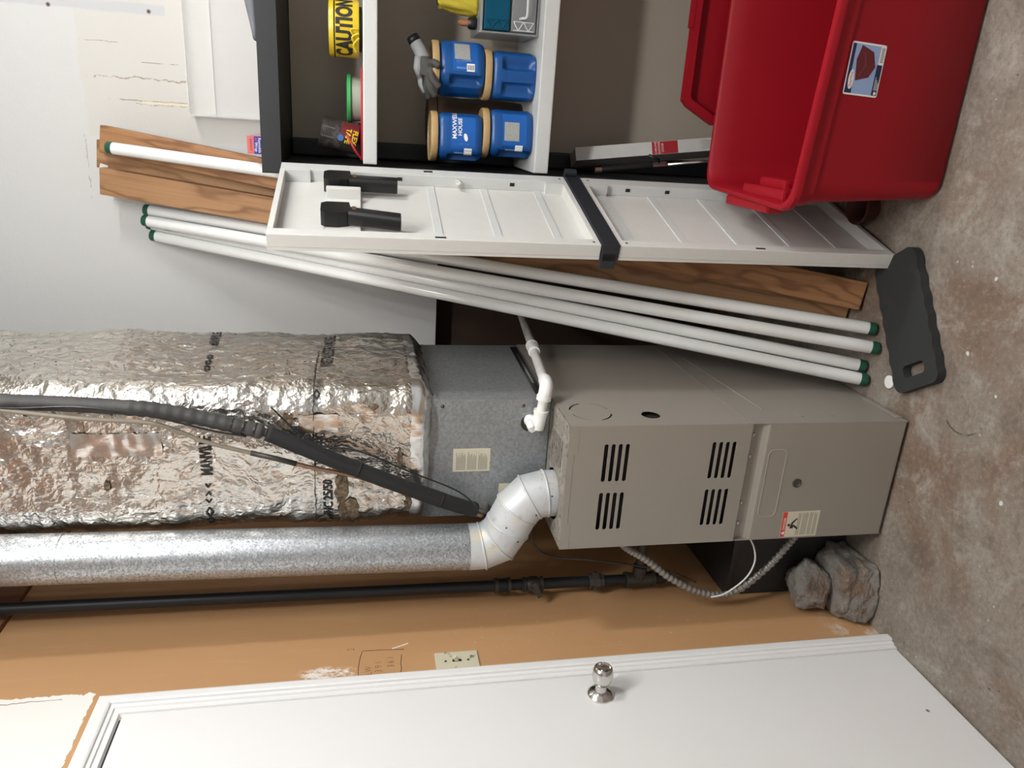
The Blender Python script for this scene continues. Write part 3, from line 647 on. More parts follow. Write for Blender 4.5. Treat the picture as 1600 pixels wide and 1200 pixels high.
# return air box low behind the furnace
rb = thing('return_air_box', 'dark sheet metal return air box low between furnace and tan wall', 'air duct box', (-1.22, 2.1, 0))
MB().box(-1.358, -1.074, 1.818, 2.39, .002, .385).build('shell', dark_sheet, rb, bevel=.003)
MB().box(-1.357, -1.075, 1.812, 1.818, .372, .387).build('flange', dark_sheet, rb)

# ------------------------------------------------------------------ condensate pipe
pv = thing('condensate_pipe', 'white plastic condensate drain pipe with elbow beside the coil cabinet', 'drain pipe', (-.68, 2.2, .95))
q1, q2, q3 = Vector((-.772, 1.838, 1.026)), Vector((-.668, 1.838, 1.012)), Vector((-.663, 2.79, .905))
MB().tube([q1, q2], .0135, 16).build('cross_pipe', pvc, pv, smooth='auto')
e1 = q2.lerp(q3, .04)
MB().tube(smoothpath([q2+Vector((-.030, 0, .004)), q2+Vector((-.008, .001, .001)), q2+Vector((.004, .012, -.002)), q2+Vector((.005, .045, -.006))], 6), .0185, 18).build('elbow', pvc_new, pv, smooth='auto')
MB().tube([q2+Vector((-.036, 0, .005)), q2+Vector((-.024, 0, .004))], .0205, 18).build('elbow_rim', pvc_new, pv, smooth='auto')
MB().tube([q2, q2.lerp(q3, .36)], .0135, 16).build('long_pipe', pvc, pv, smooth='auto')
MB().tube([q2.lerp(q3, .36), q3], .0135, 16).build('far_pipe', pvc_dirty, pv, smooth='auto')
MB().tube([q2.lerp(q3, .33), q2.lerp(q3, .40)], .0185, 18).build('coupling', pvc_new, pv, smooth='auto')
MB().tube([q2.lerp(q3, .395), q2.lerp(q3, .405)], .0200, 18).build('coupling_rim', pvc_new, pv, smooth='auto')
MB().tube([q1+Vector((-.016, 0, .003)), q1+Vector((.034, 0, -.005))], .0185, 18).build('trap_tee', pvc_new, pv, smooth='auto')
MB().tube([q1+Vector((.030, 0, -.004)), q1+Vector((.038, 0, -.005))], .0205, 18).build('tee_rim', pvc_new, pv, smooth='auto')
MB().tube([q1+Vector((.0, -.002, .0)), q1+Vector((-.006, .040, .018))], .0165, 18).build('tee_branch', pvc_new, pv, smooth='auto')
MB().lathe([(.0165, 0), (.020, .004), (.020, .014), (.012, .020)], q1+Vector((-.004, .0, .012)), (-.45, .1, .9), 6).build('clean_out_plug', pvc_new, pv)

# ------------------------------------------------------------------ rocks
def rock(name, label, c, h, seed, planes, rough_=.03, rz=0, cuts=14, near=.98):
    rnd = random.Random(seed); bm = bmesh.new(); bmesh.ops.create_icosphere(bm, subdivisions=6, radius=1)
    pls = [(Vector(n_).normalized(), d_) for n_, d_ in planes]
    for _ in range(cuts):
        n_ = Vector((rnd.gauss(0, 1), rnd.gauss(0, 1), rnd.gauss(0, 1))).normalized(); pls.append((n_, rnd.uniform(near, near+.24)))
    for v in bm.verts:
        p = v.co.normalized(); rr_ = min(d_/max(1e-4, n_.dot(p)) if n_.dot(p) > .05 else 9 for n_, d_ in pls)
        q = p*min(rr_, 1.65)
        q = q*(1+rough_*fbm(q*2.2+Vector((seed, 0, 0)), 4)+rough_*.5*abs(fbm(q*7+Vector((seed, 2, 0)), 4)))
        v.co = Matrix.Rotation(rz, 3, 'Z') @ Vector((q.x*h[0], q.y*h[1], q.z*h[2]))
    zl = min(v.co.z for v in bm.verts)
    me = bpy.data.meshes.new(name); bm.to_mesh(me); bm.free(); me.materials.append(rock_m)
    for p in me.polygons: p.use_smooth = True
    o = bpy.data.objects.new(name, me); COL.objects.link(o); o.location = (c[0], c[1], c[2]-zl)
    return tag(o, label, 'rock', 'broken stones beside the furnace')
box6 = [((0, 0, 1), .92), ((0, 0, -1), 1), ((1, 0, 0), 1), ((-1, 0, 0), 1), ((0, 1, 0), 1), ((.12, -1, .18), .98)]
rock('concrete_chunk', 'broken concrete slab piece on the floor between the furnace and the tan wall', (-1.264, 1.728, 0), (.085, .085, .050), 5, box6, .07, cuts=9, near=1.16)
rock('rock', 'smaller jagged grey stone resting on top of the broken slab piece', (-1.282, 1.742, .100), (.058, .050, .058), 12, [((.3, -1, .1), .8), ((0, .2, 1), .9), ((0, 0, -1), .8)], .12, rz=.4)

# ------------------------------------------------------------------ lumber
def oriented(name, p0, p1, xdir):
    p0, p1 = Vector(p0), Vector(p1); z = (p1-p0).normalized(); x = Vector(xdir); x = (x-z*x.dot(z)).normalized(); y = z.cross(x)
    mt = Matrix((x, y, z)).transposed().to_4x4(); mt.translation = p0; return mt, (p1-p0).length
def board(p0, p1, wdt, th, mat, label, xdir=(1, .05, 0)):
    mt, L = oriented('b', p0, p1, xdir)
    o = MB().box(-wdt/2, wdt/2, -th/2, th/2, 0, L).build('lumber_board', mat, None, local=True, bevel=.003)
    o.matrix_world = mt; return tag(o, label, 'board', 'lumber leaning on the white wall')
board((-.432, 1.992, .006), (-.135, 2.728, 2.312), .086, .036, wood_dark, 'reddish wooden board leaning nearest the cabinet, its lower end showing under the open door')
board((-.495, 2.05, .006), (-.265, 2.722, 2.325), .086, .036, wood_mid, 'knotty wooden board leaning on the wall, leftmost of the lumber', (1, .0, 0))
board((-.47, 2.125, .006), (-.182, 2.766, 2.338), .089, .036, wood_pale, 'wooden board behind the other two, small white tag at its upper end', (1, .0, 0))
tag_o = MB().box(-.012, .012, -.0008, .0008, -.012, .012).build('price_tag', card, None, local=True); tag_o.location = (-.226, 2.735, 2.322); tag_o.rotation_euler = (0, .3, 0)
tag(tag_o, 'tiny white paper tag stapled on the upper end of the leaning lumber', 'tag')

# ------------------------------------------------------------------ fluorescent tubes
def make_tube(L):
    t = thing('fluorescent_tube', '', 'tube light', (0,0,0), 'long fluorescent tubes leaning on the wall')
    MB().lathe([(.0172, .022), (.0190, .026), (.0190, L-.026), (.0172, L-.022)], n=24).build('glass_tube', tube_m, t, local=True, smooth='auto')
    for zz, s in ((0, 1), (L, -1)):
        prof = [(.014, .004), (.0185, .007), (.0192, .012), (.0192, .026)]
        cap = MB().lathe([(rr_, zz+s*h) for rr_, h in prof], n=24).build('end_cap', green_cap, t, local=True, smooth='auto')
        MB().lathe([(.0042, zz), (.0042, zz+s*.006)], n=10).build('contact_pin', steel, cap, local=True)
    return t
TL = 2.388
specs = [((-.512, 1.894, .003), (-.358, 2.767, 2.222), 'white fluorescent tube with its lower end nearest the leaning boards'),
         ((-.562, 1.864, .003), (-.390, 2.728, 2.207), 'white fluorescent tube standing second from the leaning boards'),
         ((-.630, 1.901, .003), (-.4045, 2.768, 2.217), 'white fluorescent tube standing second from the furnace side'),
         ((-.667, 1.880, .003), (-.4435, 2.767, 2.205), 'white fluorescent tube standing closest to the furnace side'),
         ((-.315, 1.98, .003), (-.156, 2.660, 2.287), 'white fluorescent tube resting in front of the boards, its top highest')]
proto = make_tube(TL)
for i, (p0, p1, lab) in enumerate(specs):
    p0, p1 = Vector(p0), Vector(p1); p1 = p0+(p1-p0).normalized()*TL if i < 4 else p1
    if i == 0: t = proto
    else:
        t = proto.copy(); COL.objects.link(t)
        for ch in list(proto.children):
            c_ = ch.copy(); COL.objects.link(c_); c_.parent = t
            for gg in list(ch.children):
                g_ = gg.copy(); COL.objects.link(g_); g_.parent = c_
    t['label'] = lab
    z = (p1-p0).normalized(); t.location = p0; t.rotation_mode = 'QUATERNION'; t.rotation_quaternion = z.to_track_quat('Z', 'X')
    if i in (0, 2):
        MB().add(*mapped(text('PHILIPS', .016, 'LEFT'), lambda a_, b_, c_: (.0193*math.sin((a_-.035)/.0193*.55), -.0193*math.cos((a_-.035)/.0193*.55), TL-.07+b_))).build('printed_text', print_grey, t, local=True)
        mbp = MB()
        for k_ in range(4): mbp.add([(-.010, -.0191, TL-.086-k_*.006), (.008, -.0191, TL-.086-k_*.006), (.008, -.0191, TL-.089-k_*.006), (-.010, -.0191, TL-.089-k_*.006)], [(0,1,2,3)])
        mbp.build('printed_lines', print_grey, t, local=True)

# ------------------------------------------------------------------ storage cabinet
KX0, KX1, KY0, KY1, KT = -.187, .745, 2.36, 2.776, 1.782
kb_ = thing('storage_cabinet', 'tall plastic storage cabinet with black top and open light grey door', 'cabinet', (.28, 2.57, 0))
MB().add(*mapped(plate([(KX0, KY0), (KX1, KY0), (KX1, KY1), (KX0+.028, KY1)], [], KT-1.727), lambda a, b, c: (a, b, (KT+1.727)/2+c))).build('top_panel', cab_black, kb_, bevel=.005)
MB().add(*mapped(plate([(KX0, KY0), (KX0+.030, KY0), (KX0+.036, KY1), (KX0+.028, KY1)], [], 1.72), lambda a, b, c: (a, b, .865+c))).build('side_panel', cab_black, kb_)
MB().box(KX1-.03, KX1, KY0, KY1, .005, 1.725).build('side_panel', cab_black, kb_)
MB().box(-.15, -.095, 2.70, 2.756, .005, 1.725).build('corner_post', cab_black, kb_, bevel=.006)
bk = MB().box(-.165, KX1-.03, 2.757, 2.772, .03, 1.725).build('back_panel', cab_back, kb_)
for zt, zb in ((1.4925, 1.452), (.970, .925)):
    s_ = MB().box(-.147, KX1-.032, KY0+.008, 2.749, zt-.012, zt).build('shelf', cab_grey, kb_)
    MB().box(-.147, KX1-.032, KY0+.004, KY0+.022, zb, zt+.0005).build('shelf_lip', cab_grey, s_, bevel=.004)
MB().box(-.15, KX1-.03, KY0+.004, 2.756, .005, .045).build('bottom_panel', cab_black, kb_, bevel=.003)
# the open door: local frame along the door
Hh, Oo = Vector((-.150, 2.31, 0)), Vector((-.287, 1.866, 0))
de = (Oo-Hh).normalized(); dn = Vector((de.y, -de.x, 0))       # dn points into the door's thickness, away from the camera side
if dn.x > 0: dn = -dn
DW = (Oo-Hh).length
DP = lambda s, n, z: Hh+de*s+dn*n+Vector((0,0,z))
def dbox(mb, s0, s1, n0, n1, z0, z1):
    return mb.add([DP(s0,n0,z0),DP(s1,n0,z0),DP(s1,n1,z0),DP(s0,n1,z0),DP(s0,n0,z1),DP(s1,n0,z1),DP(s1,n1,z1),DP(s0,n1,z1)],
                  [(0,3,2,1),(4,5,6,7),(0,1,5,4),(1,2,6,5),(2,3,7,6),(3,0,4,7)])
def leaf(z0, z1, ribs):
    p = dbox(MB(), 0, DW, .034, .042, z0, z1)
    pan = p.build('door_leaf', door_m, kb_)
    dbox(MB(), 0, .046, 0, .034, z0, z1).build('hinge_stile', cab_grey, pan, bevel=.002)
    dbox(MB(), DW-.034, DW, 0, .034, z0, z1).build('outer_stile', door_m, pan, bevel=.002)
    dbox(MB(), .046, DW-.034, 0, .034, z1-.014, z1).build('door_rail', door_m, pan, bevel=.001)
    dbox(MB(), .046, DW-.034, 0, .034, z0, z0+.014).build('door_rail', door_m, pan, bevel=.001)
    for z in ribs: dbox(MB(), .047, DW-.035, .0315, .0345, z-.011, z+.011).build('door_rib', cab_grey, pan, bevel=.001)
    return pan
lu = leaf(.888, 1.722, (1.30, 1.142, .978)); ll = leaf(.020, .836, (.77, .612, .445, .28, .13))
MB().add(*mapped(plate([(.722, 2.31), (.860, 1.866), (.902, 1.878), (.764, 2.322)], [], 1.70), lambda a, b, c: (a, b, .872+c))).build('unseen_right_door', door_m, kb_, bevel=.002)  # out-of-view right door, added open to keep light off the tote and lid
dbox(MB(), .0465, .058, .0, .034, 1.64, 1.708).build('corner_gusset', cab_grey, lu)
dbox(MB(), .0465, .062, .0, .034, .900, .955).build('corner_gusset', cab_grey, lu)
dbox(MB(), .0465, .060, .0, .034, .76, .822).build('corner_gusset', cab_grey, ll)
band = dbox(MB(), -.018, DW+.004, -.004, .046, .838, .886).build('hinge_band', slate, kb_, bevel=.003); band['label'] = 'dark slate band joining the door halves'
dbox(MB(), DW-.006, DW+.004, .02, .066, .842, .884).build('band_hook', slate, band, bevel=.003)
MB().tube([DP(-.004, -.012, .85), DP(-.004, -.012, .885)], .012, 16).build('band_hinge', slate, band)
for s_, z_ in ((.046, 1.389), (.046, 1.055), (.046, .69), (.046, .56)): dbox(MB(), s_, s_+.0015, .010, .020, z_-.007, z_+.007).build('slot_mark', black, lu if z_ > .86 else ll)
for z_ in (1.305, .432): dbox(MB(), DW-.016, DW-.008, -.0006, .001, z_-.014, z_+.014).build('slot_mark', black, lu if z_ > .86 else ll)
dbox(MB(), .010, .022, -.0006, .001, 1.292, 1.318).build('slot_mark', black, lu)
for s_, z_ in ((.02, .905), (DW-.017, .905), (.02, .815), (DW-.017, .815)): MB().lathe([(.004, 0), (.0005, .0008)], DP(s_, -.0002, z_), -dn, 10).build('screw_hole', black, lu if z_ > .86 else ll)
dbox(MB(), .046, .068, .008, .018, 1.214, 1.226).build('peg_clip', door_m, lu, bevel=.002)
MB().tube([DP(.068, .013, 1.22), DP(.075, .004, 1.212)], .0045, 8).build('peg_clip', door_m, lu)
# white clip rail and the two black clamps on it
rl = dbox(MB(), .130, .428, .024, .034, 1.500, 1.588).build('clip_rail', door_m, lu, bevel=.002)
for s_ in (.168, .330): dbox(MB(), s_, s_+.018, -.006, .026, 1.500, 1.592).build('rail_clip', door_m, rl, bevel=.003)
def clamp(s0, label, tilt):
    t = thing('trigger_clamp', label, 'clamp', tuple(DP(s0+.04, .01, 1.40)), 'black clamps on the cabinet door')
    pl = plate([(0, .002), (.030, -.002), (.062, .004), (.070, .030), (.070, .062), (.058, .072), (.010, .072), (.0, .058)], [], .040)
    MB().add(*mapped(pl, lambda a, b, c: DP(s0+a*.95, .003-c, 1.528+b))).build('clamp_head', tool_black, t, bevel=.004)
    for i_ in range(4): dbox(MB(), s0+.018+i_*.010, s0+.022+i_*.010, -.0165, -.013, 1.545, 1.590).build('grip_rib', tool_black, t)
    hd = MB(); rg = []
    for k_ in range(9):
        z_ = 1.532-k_*.0165; o_ = s0+.022+tilt*k_*.0165
        rg.append([DP(o_+a_, .008+b_, z_) for a_, b_ in rrect(0, .040, -.026, .012, .009, 3)])
    hd.loft(rg, True).build('handle', tool_black, t, smooth='auto')
    dbox(MB(), s0+.030, s0+.050, -.0195, -.0178, 1.512, 1.522).build('brass_stud', copper, t)
clamp(.085, 'black plastic trigger clamp clipped on the door nearest its hinge', .04)
clamp(.300, 'black plastic trigger clamp clipped on the door nearest its outer edge', .22)

# ------------------------------------------------------------------ things on top of the cabinet
cv = thing('light_diffuser_cover', 'cloudy clear plastic cover standing on the cabinet against the wall', 'plastic cover', (.3, 2.76, KT))
MB().box(-.045, .70, 2.766, 2.770, KT+.002, 2.045).build('panel', clear_m, cv)
MB().box(-.049, -.042, 2.742, 2.772, KT+.002, 2.045).build('side_wall', clear_m, cv, bevel=.002)
MB().box(-.049, .70, 2.742, 2.772, 2.045, 2.050).build('top_wall', clear_m, cv, bevel=.002)
MB().box(-.040, .70, 2.760, 2.7655, 1.968, 1.975).build('ridge', clear_m, cv)
MB().box(-.056, -.036, 2.735, 2.760, KT+.002, KT+.035).build('corner_clip', clear_m, cv, bevel=.003)
fx = thing('foil_wrap_box', 'red and blue kitchen foil box lying upside down on the cabinet top', 'box', (-.11, 2.53, KT))
MB().box(-.137, -.087, 2.398, 2.70, KT+.0008, 1.826).build('carton', plain('pale_pink_carton', (.50, .30, .30), .5), fx, bevel=.001)
MB().box(-.137, -.087, 2.3972, 2.398, KT+.002, 1.806).build('blue_panel', plain('royal_blue_print', (.02, .03, .30), .5), fx)
MB().box(-.137, -.087, 2.3972, 2.398, 1.806, 1.825).build('red_panel', plain('coral_print', (.62, .13, .12), .5), fx)
up = lambda cx, cz: (lambda a, b, c: (cx-a, 2.3967, cz-b))
MB().add(*mapped(text('Reynolds', .0115), up(-.112, 1.7905))).build('printed_text', white_ink, fx)
MB().add(*mapped(text('Wrap', .0115), up(-.117, 1.800))).build('printed_text', white_ink, fx)
MB().add(*mapped(text('65', .010), up(-.096, 1.800))).build('printed_text', red_ink, fx)
MB().add(*mapped(text('EVERYDAY', .007), up(-.112, 1.815))).build('printed_text', maroon, fx)
gh = MB(); rg = []
for i in range(15):
    x = .175+i*.02; h = .018+.030*min(1, i/7)
    rg.append([(x, 2.40+.16*(.5+.5*math.cos(2*PI*j/14))+.0, KT+.001+max(0, h*(.35+.65*math.sin(2*PI*j/14)))) for j in range(14)])
gh.loft(rg, True); tag(gh.build('grey_bag', plain('grey_fabric', (.17, .18, .20), .8), loc=(.3, 2.48, KT), smooth=True), 'soft grey bag lying on the black cabinet top', 'bag')

# ------------------------------------------------------------------ coffee canisters
def canister(loc, hang, label, lab=0, tape=False):
    t = thing('coffee_canister', label, 'canister', loc, 'blue coffee canisters on the middle shelf')
    x0, y0, z0 = loc; A0 = math.radians(hang)
    def rad(an, h):
        q = 4.0; cs, sn = abs(math.cos(an-A0)), abs(math.sin(an-A0))
        se = (cs**q+sn**q)**(-1/q)
        base = .0705 if h > .012 else .064+.0065*h/.012
        if h > .118: base -= .010*((h-.118)/.018)**2
        f = base*(se*.75+.25)
        dlt = (an-A0+PI) % (2*PI)-PI
        for sgn in (-1, 1):
            u_ = (dlt*sgn-.52)/.26
            if abs(u_) < 1 and .006 < h < .108: f -= .022*(1-u_*u_)**.6*min(1, (.108-h)/.012, (h-.0)/.02)
        f += .0012*math.exp(-((h-.100)/.003)**2)+.0012*math.exp(-((h-.110)/.003)**2)
        return f
    hs = [0, .003, .008, .014]+[.014+.104*i/22 for i in range(1, 23)]+[.122, .127, .132, .137]
    n = 96
    rg = [[(x0+rad(2*PI*j/n, h)*math.cos(2*PI*j/n), y0+rad(2*PI*j/n, h)*math.sin(2*PI*j/n), z0+h) for j in range(n)] for h in hs]
    MB().loft(rg, True).build('body', blue_can, t, smooth='auto')
    ld = [(.0665, .136), (.0735, .1375), (.0745, .140), (.0745, .155), (.0735, .1575), (.069, .158), (.068, .155), (.001, .1545)]
    def se(an): return (abs(math.cos(an-A0))**3+abs(math.sin(an-A0))**3)**(-1/3)*.6+.4
    rg = [[(x0+rr_*se(2*PI*j/64)*math.cos(2*PI*j/64), y0+rr_*se(2*PI*j/64)*math.sin(2*PI*j/64), z0+h) for j in range(64)] for rr_, h in ld]
    MB().loft(rg, True).build('lid', gold_lid, t, smooth='auto')
    def onc(a0, lift): return lambda a, b, c: (x0+(rad(a0+a/.075, b)+lift)*math.cos(a0+a/.075), y0+(rad(a0+a/.075, b)+lift)*math.sin(a0+a/.075), z0+b)
    def patch(a0, u0, u1, h0, h1, lift, mat, nm, par):
        nu = 10; nh = 6; rows = [[onc(a0, lift)(u0+(u1-u0)*i/nu, h0+(h1-h0)*j/nh, 0) for i in range(nu+1)] for j in range(nh+1)]
        return MB().loft(rows, False, False).build(nm, mat, par, smooth=True)
    if lab is not None:
        a0 = math.radians(lab)
        lp = patch(a0, -.052, .075, .022, .098, .0006, blue_lab, 'label', t)
        if not tape:
            for s_, b_, z_ in (('MAXWELL', .0185, .086), ('HOUSE', .0165, .069)):
                MB().add(*mapped(text(s_, b_, 'LEFT', 1, .0004), lambda a, b, c: onc(a0, .0012)(a+(.008 if s_ == 'MAXWELL' else .018), z_+b, 0))).build('printed_text', white_ink, lp)
            MB().add(*[[onc(a0, .0012)(.014+.012*math.cos(2*PI*i/16), .052+.006*math.sin(2*PI*i/16)+.002*math.cos(2*PI*i/16), 0) for i in range(16)], [tuple(range(16))]]).build('leaf_emblem', white_ink, lp)
        mbl = MB()
        for r_ in range(12):
            mbl.add([onc(a0, .0011)(u_, .086-r_*.0038-(q_*.0015), 0) for q_, u_ in ((0, -.034), (0, -.004-random.random()*.01), (1, -.004), (1, -.034))], [(0,1,2,3)])
        mbl.build('printed_lines', plain('pale_print', (.35, .5, .72), .6), lp)
        bc = patch(a0, -.040, -.018, .032, .056, .0012, white_ink, 'barcode', lp)
        mbl = MB()
        for r_ in range(8):
            mbl.add([onc(a0, .0016)(u_, .0535-r_*.0026-q_*.0013, 0) for q_, u_ in ((0, -.036), (0, -.023), (1, -.023), (1, -.036))], [(0,1,2,3)])
        mbl.build('barcode_lines', ink, lp)
        if tape: patch(a0, -.006, .05, .045, .092, .0018, duct_tape, 'tape_patch', t)
    return t
SZ = .9708
canister((-.040, 2.475, SZ), 190, 'blue canister with a strip of duct tape over its name, bottom of the left stack', -98, True)
canister((-.058, 2.478, SZ+.1595), 188, 'blue canister printed with its white name, on top of the left stack', -98, False)
canister((.132, 2.487, SZ), 268, 'blue canister with its moulded handle facing forward, bottom of the right stack', None)
canister((.140, 2.492, SZ+.1595), 213, 'blue canister with grey tape under the glove, on top of the right stack', -64, True)
# a darker lid seen behind the left stack
tag(MB().lathe([(.07, 0), (.0745, .06), (.0745, .285), (.08, .287), (.08, .312), (.02, .314)], (-.012, 2.645, SZ), n=40).build('dark_canister', dark_lid, loc=(-.012, 2.645, SZ), smooth='auto'), 'dark brown lidded can hidden behind the left canister stack', 'canister')
# work glove lying on the lid
def glove():
    bz = SZ+.1595+.158
    t = thing('work_glove', 'grey work glove with dark rubber palm lying on a canister lid', 'glove', (.14, 2.45, bz))
    mb = MB()
    palm = [(.165, 2.455, bz+.022), (.14, 2.45, bz+.021), (.112, 2.445, bz+.018)]
    mb.tube(palm, [.022, .026, .022], 14)
    for tip, base, r_ in (((.058, 2.425, bz-.012), (.11, 2.43, bz+.010), .0115), ((.052, 2.452, bz+.004), (.105, 2.45, bz+.014), .0115), ((.058, 2.478, bz+.012), (.108, 2.47, bz+.016), .011), ((.082, 2.408, bz-.022), (.128, 2.425, bz+.002), .0115)):
        mid = (Vector(tip)+Vector(base))/2+Vector((0, -.004, .010))
        mb.tube(smoothpath([Vector(base)+Vector((.02, 0, 0)), base, mid, tip], 4), r_, 10)
    mb.tube(smoothpath([(.15, 2.432, bz+.012), (.150, 2.412, bz-.004), (.140, 2.404, bz-.020)], 4), .0115, 10)
    o = mb.build('palm_and_fingers', glove_dark, t)
    md = o.modifiers.new('join', 'REMESH'); md.mode = 'VOXEL'; md.voxel_size = .0035; md.use_smooth_shade = True
    o.modifiers.new('soften', 'SMOOTH').iterations = 3
    mb = MB().tube(smoothpath([(.160, 2.457, bz+.024), (.185, 2.462, bz+.036), (.210, 2.468, bz+.052)], 5), [.0215-.0003*i for i in range(11)], 16, caps=False)
    mb.build('cuff', glove_lite, t, smooth=True)
    MB().tube([(.206, 2.4675, bz+.0498), (.222, 2.471, bz+.060)], [.0195, .018], 16).build('cuff_band', tool_black, t, smooth=True)
    mb = MB()
    for tip, base in (((.066, 2.440, bz+.021), (.112, 2.447, bz+.033)), ((.068, 2.458, bz+.022), (.112, 2.452, bz+.037))): mb.tube([base, (Vector(base)+Vector(tip))/2+Vector((0, -.004, .005)), tip], .006, 8)
    mb.tube([(.165, 2.449, bz+.040), (.135, 2.443, bz+.041), (.108, 2.448, bz+.034)], [.013, .015, .010], 10).build('knit_back', glove_lite, t, smooth=True)
glove()

# ------------------------------------------------------------------ other shelf things
og = thing('drawer_organizer', 'small clear drawer organizer with a blue top drawer beside the canisters', 'organizer', (.34, 2.52, SZ))
MB().box(.246, .44, 2.43, 2.64, SZ+.001, SZ+.008).box(.246, .44, 2.43, 2.64, SZ+.172, SZ+.180).box(.246, .252, 2.43, 2.64, SZ+.008, SZ+.172).box(.434, .44, 2.43, 2.64, SZ+.008, SZ+.172).box(.252, .434, 2.63, 2.64, SZ+.008, SZ+.172).build('case', clear_org, og, bevel=.002)
for z0, z1, mt_ in ((SZ+.012, SZ+.086, clear_org), (SZ+.092, SZ+.168, blue_drawer)):
    dw = MB().box(.255, .431, 2.424, 2.60, z0, z1).build('drawer', mt_, og, bevel=.003)
    tz = MB()
    for zz0, zz1 in (((z0+.006), (z1-.006)),):
        for xa, xb in ((.258, .282), (.404, .428)):
            n_ = 4
            for i in range(n_):
                za, zb = zz0+(zz1-zz0)*i/n_, zz0+(zz1-zz0)*(i+1)/n_
                tz.tube([(xa if i % 2 else xb, 2.4225, za), (xb if i % 2 else xa, 2.4225, zb)], .0018, 6)
            tz.tube([(xa, 2.4225, zz0), (xa, 2.4225, zz1)], .0016, 6).tube([(xb, 2.4225, zz0), (xb, 2.4225, zz1)], .0016, 6)
    tz.build('truss_relief', mt_ if mt_ is blue_drawer else plain('frosted_relief', (.6, .61, .62), .4), dw)
MB().tube(smoothpath([(.29, 2.424, SZ+.060), (.29, 2.404, SZ+.058), (.296, 2.400, SZ+.045), (.34, 2.400, SZ+.044), (.39, 2.400, SZ+.045), (.396, 2.404, SZ+.058), (.396, 2.424, SZ+.060)], 5), .004, 10).build('drawer_handle', plain('frosted_handle', (.6, .6, .61), .4), og, smooth=True)
ycl = MB(); rg = []
for j in range(12):
    h = j/11
    rg.append([(.345+(.05-.018*h)*math.cos(2*PI*i/40)*(1+.22*fbm((math.cos(2*PI*i/40)*2, math.sin(2*PI*i/40)*2, h*2), 3)), 2.52+(.045-.012*h)*math.sin(2*PI*i/40)*(1+.25*fbm((math.cos(2*PI*i/40)*2+4, math.sin(2*PI*i/40)*2, h*2), 3)), SZ+.181+.115*h+.012*fbm((i*.4, h*3, 1), 2)*(j > 0)) for i in range(40)])
ycl.loft(rg, True); tag(ycl.build('yellow_rag', yellow_cloth, loc=(.345, 2.52, SZ+.181), smooth=True), 'crumpled yellow cloth on top of the drawer organizer', 'cloth')
nz = thing('torch_nozzle', 'short black nozzle with copper tip behind the canisters', 'nozzle', (.275, 2.50, SZ+.1805))
MB().lathe([(.016, 0), (.018, .004), (.018, .02), (.014, .026)], (.275, 2.50, SZ+.181), n=18).build('black_collar', tool_black, nz, smooth='auto')
MB().lathe([(.0105, .026), (.0105, .048), (.006, .052), (.006, .056)], (.275, 2.50, SZ+.181), n=16).build('copper_tip', plain('copper_orange', (.55, .25, .14), .35, .6), nz, smooth='auto')
# upper shelf
UZ = 1.4933
ct = thing('caution_tape_roll', 'roll of yellow caution tape with black letters on the upper shelf', 'tape roll', (.235, 2.52, UZ))
cx_, cy_, cr_ = .232, 2.525, .080
MB().lathe([(.06, .012), (cr_-.004, .010), (cr_, .016), (cr_, .090), (cr_-.003, .097), (.045, .098), (.045, .012)], (cx_, cy_, UZ), n=48, caps=False).build('tape_body', yellow, ct, smooth='auto')
MB().lathe([(cr_+.0008, .079), (cr_+.0008, .083)], (cx_, cy_, UZ), n=48, caps=False).build('black_stripe', ink, ct, smooth=True)
MB().add(*mapped(text('CAUTION', .062, 'CENTER', .66, .0032), lambda a, b, c: (cx_+(cr_+.001)*math.sin(a/cr_-.05), cy_-(cr_+.001)*math.cos(a/cr_-.05), UZ+.050+b))).build('printed_text', ink, ct)
MB().lathe([(.05, .0005), (.062, .002), (.062, .011), (.05, .012)], (cx_, cy_, UZ), n=30).build('black_hub', tool_black, ct)
for i in range(3): MB().tube(smoothpath([(cx_-.03+i*.012, cy_-.083, UZ+.01), (cx_-.05+i*.02, cy_-.086, UZ+.026+i*.004), (cx_-.07+i*.018, cy_-.074, UZ+.018)], 5), .003, 6).build('loose_end', yellow, ct, smooth=True)
gt = thing('round_food_tub', 'round milky plastic tub with bright green lid on the upper shelf', 'tub', (.035, 2.55, UZ+.004))
MB().lathe([(.060, .0002), (.064, .002), (.067, .034), (.064, .034), (.060, .003), (.001, .003)], (.035, 2.56, UZ+.004), n=48).build('tub_wall', clear_tub, gt, smooth='auto')
MB().lathe([(.070, .030), (.0735, .0325), (.0735, .041), (.071, .0435), (.002, .0435)], (.035, 2.56, UZ+.004), n=48).build('lid', green_lid, gt, smooth='auto')
MB().lathe([(.055, .004), (.058, .022), (.01, .026)], (.035, 2.56, UZ+.004), n=30).build('contents', plain('grey_contents', (.15, .17, .15), .7), gt)
rt = thing('red_tray', 'thin red plastic tray with raised corner arm at the shelf edge', 'tray', (.0, 2.5, UZ))
MB().box(-.138, .12, 2.395, 2.65, UZ+.0003, UZ+.0035).build('tray_base', red_gloss, rt)
MB().tube([(-.136, 2.398, UZ+.004), (-.110, 2.398, UZ+.024), (-.068, 2.40, UZ+.046)], .0035, 8).build('raised_arm', red_gloss, rt, smooth=True)
MB().tube([(-.137, 2.397, UZ+.003), (.12, 2.397, UZ+.003)], .003, 8).build('tray_rim', red_gloss, rt, smooth=True)
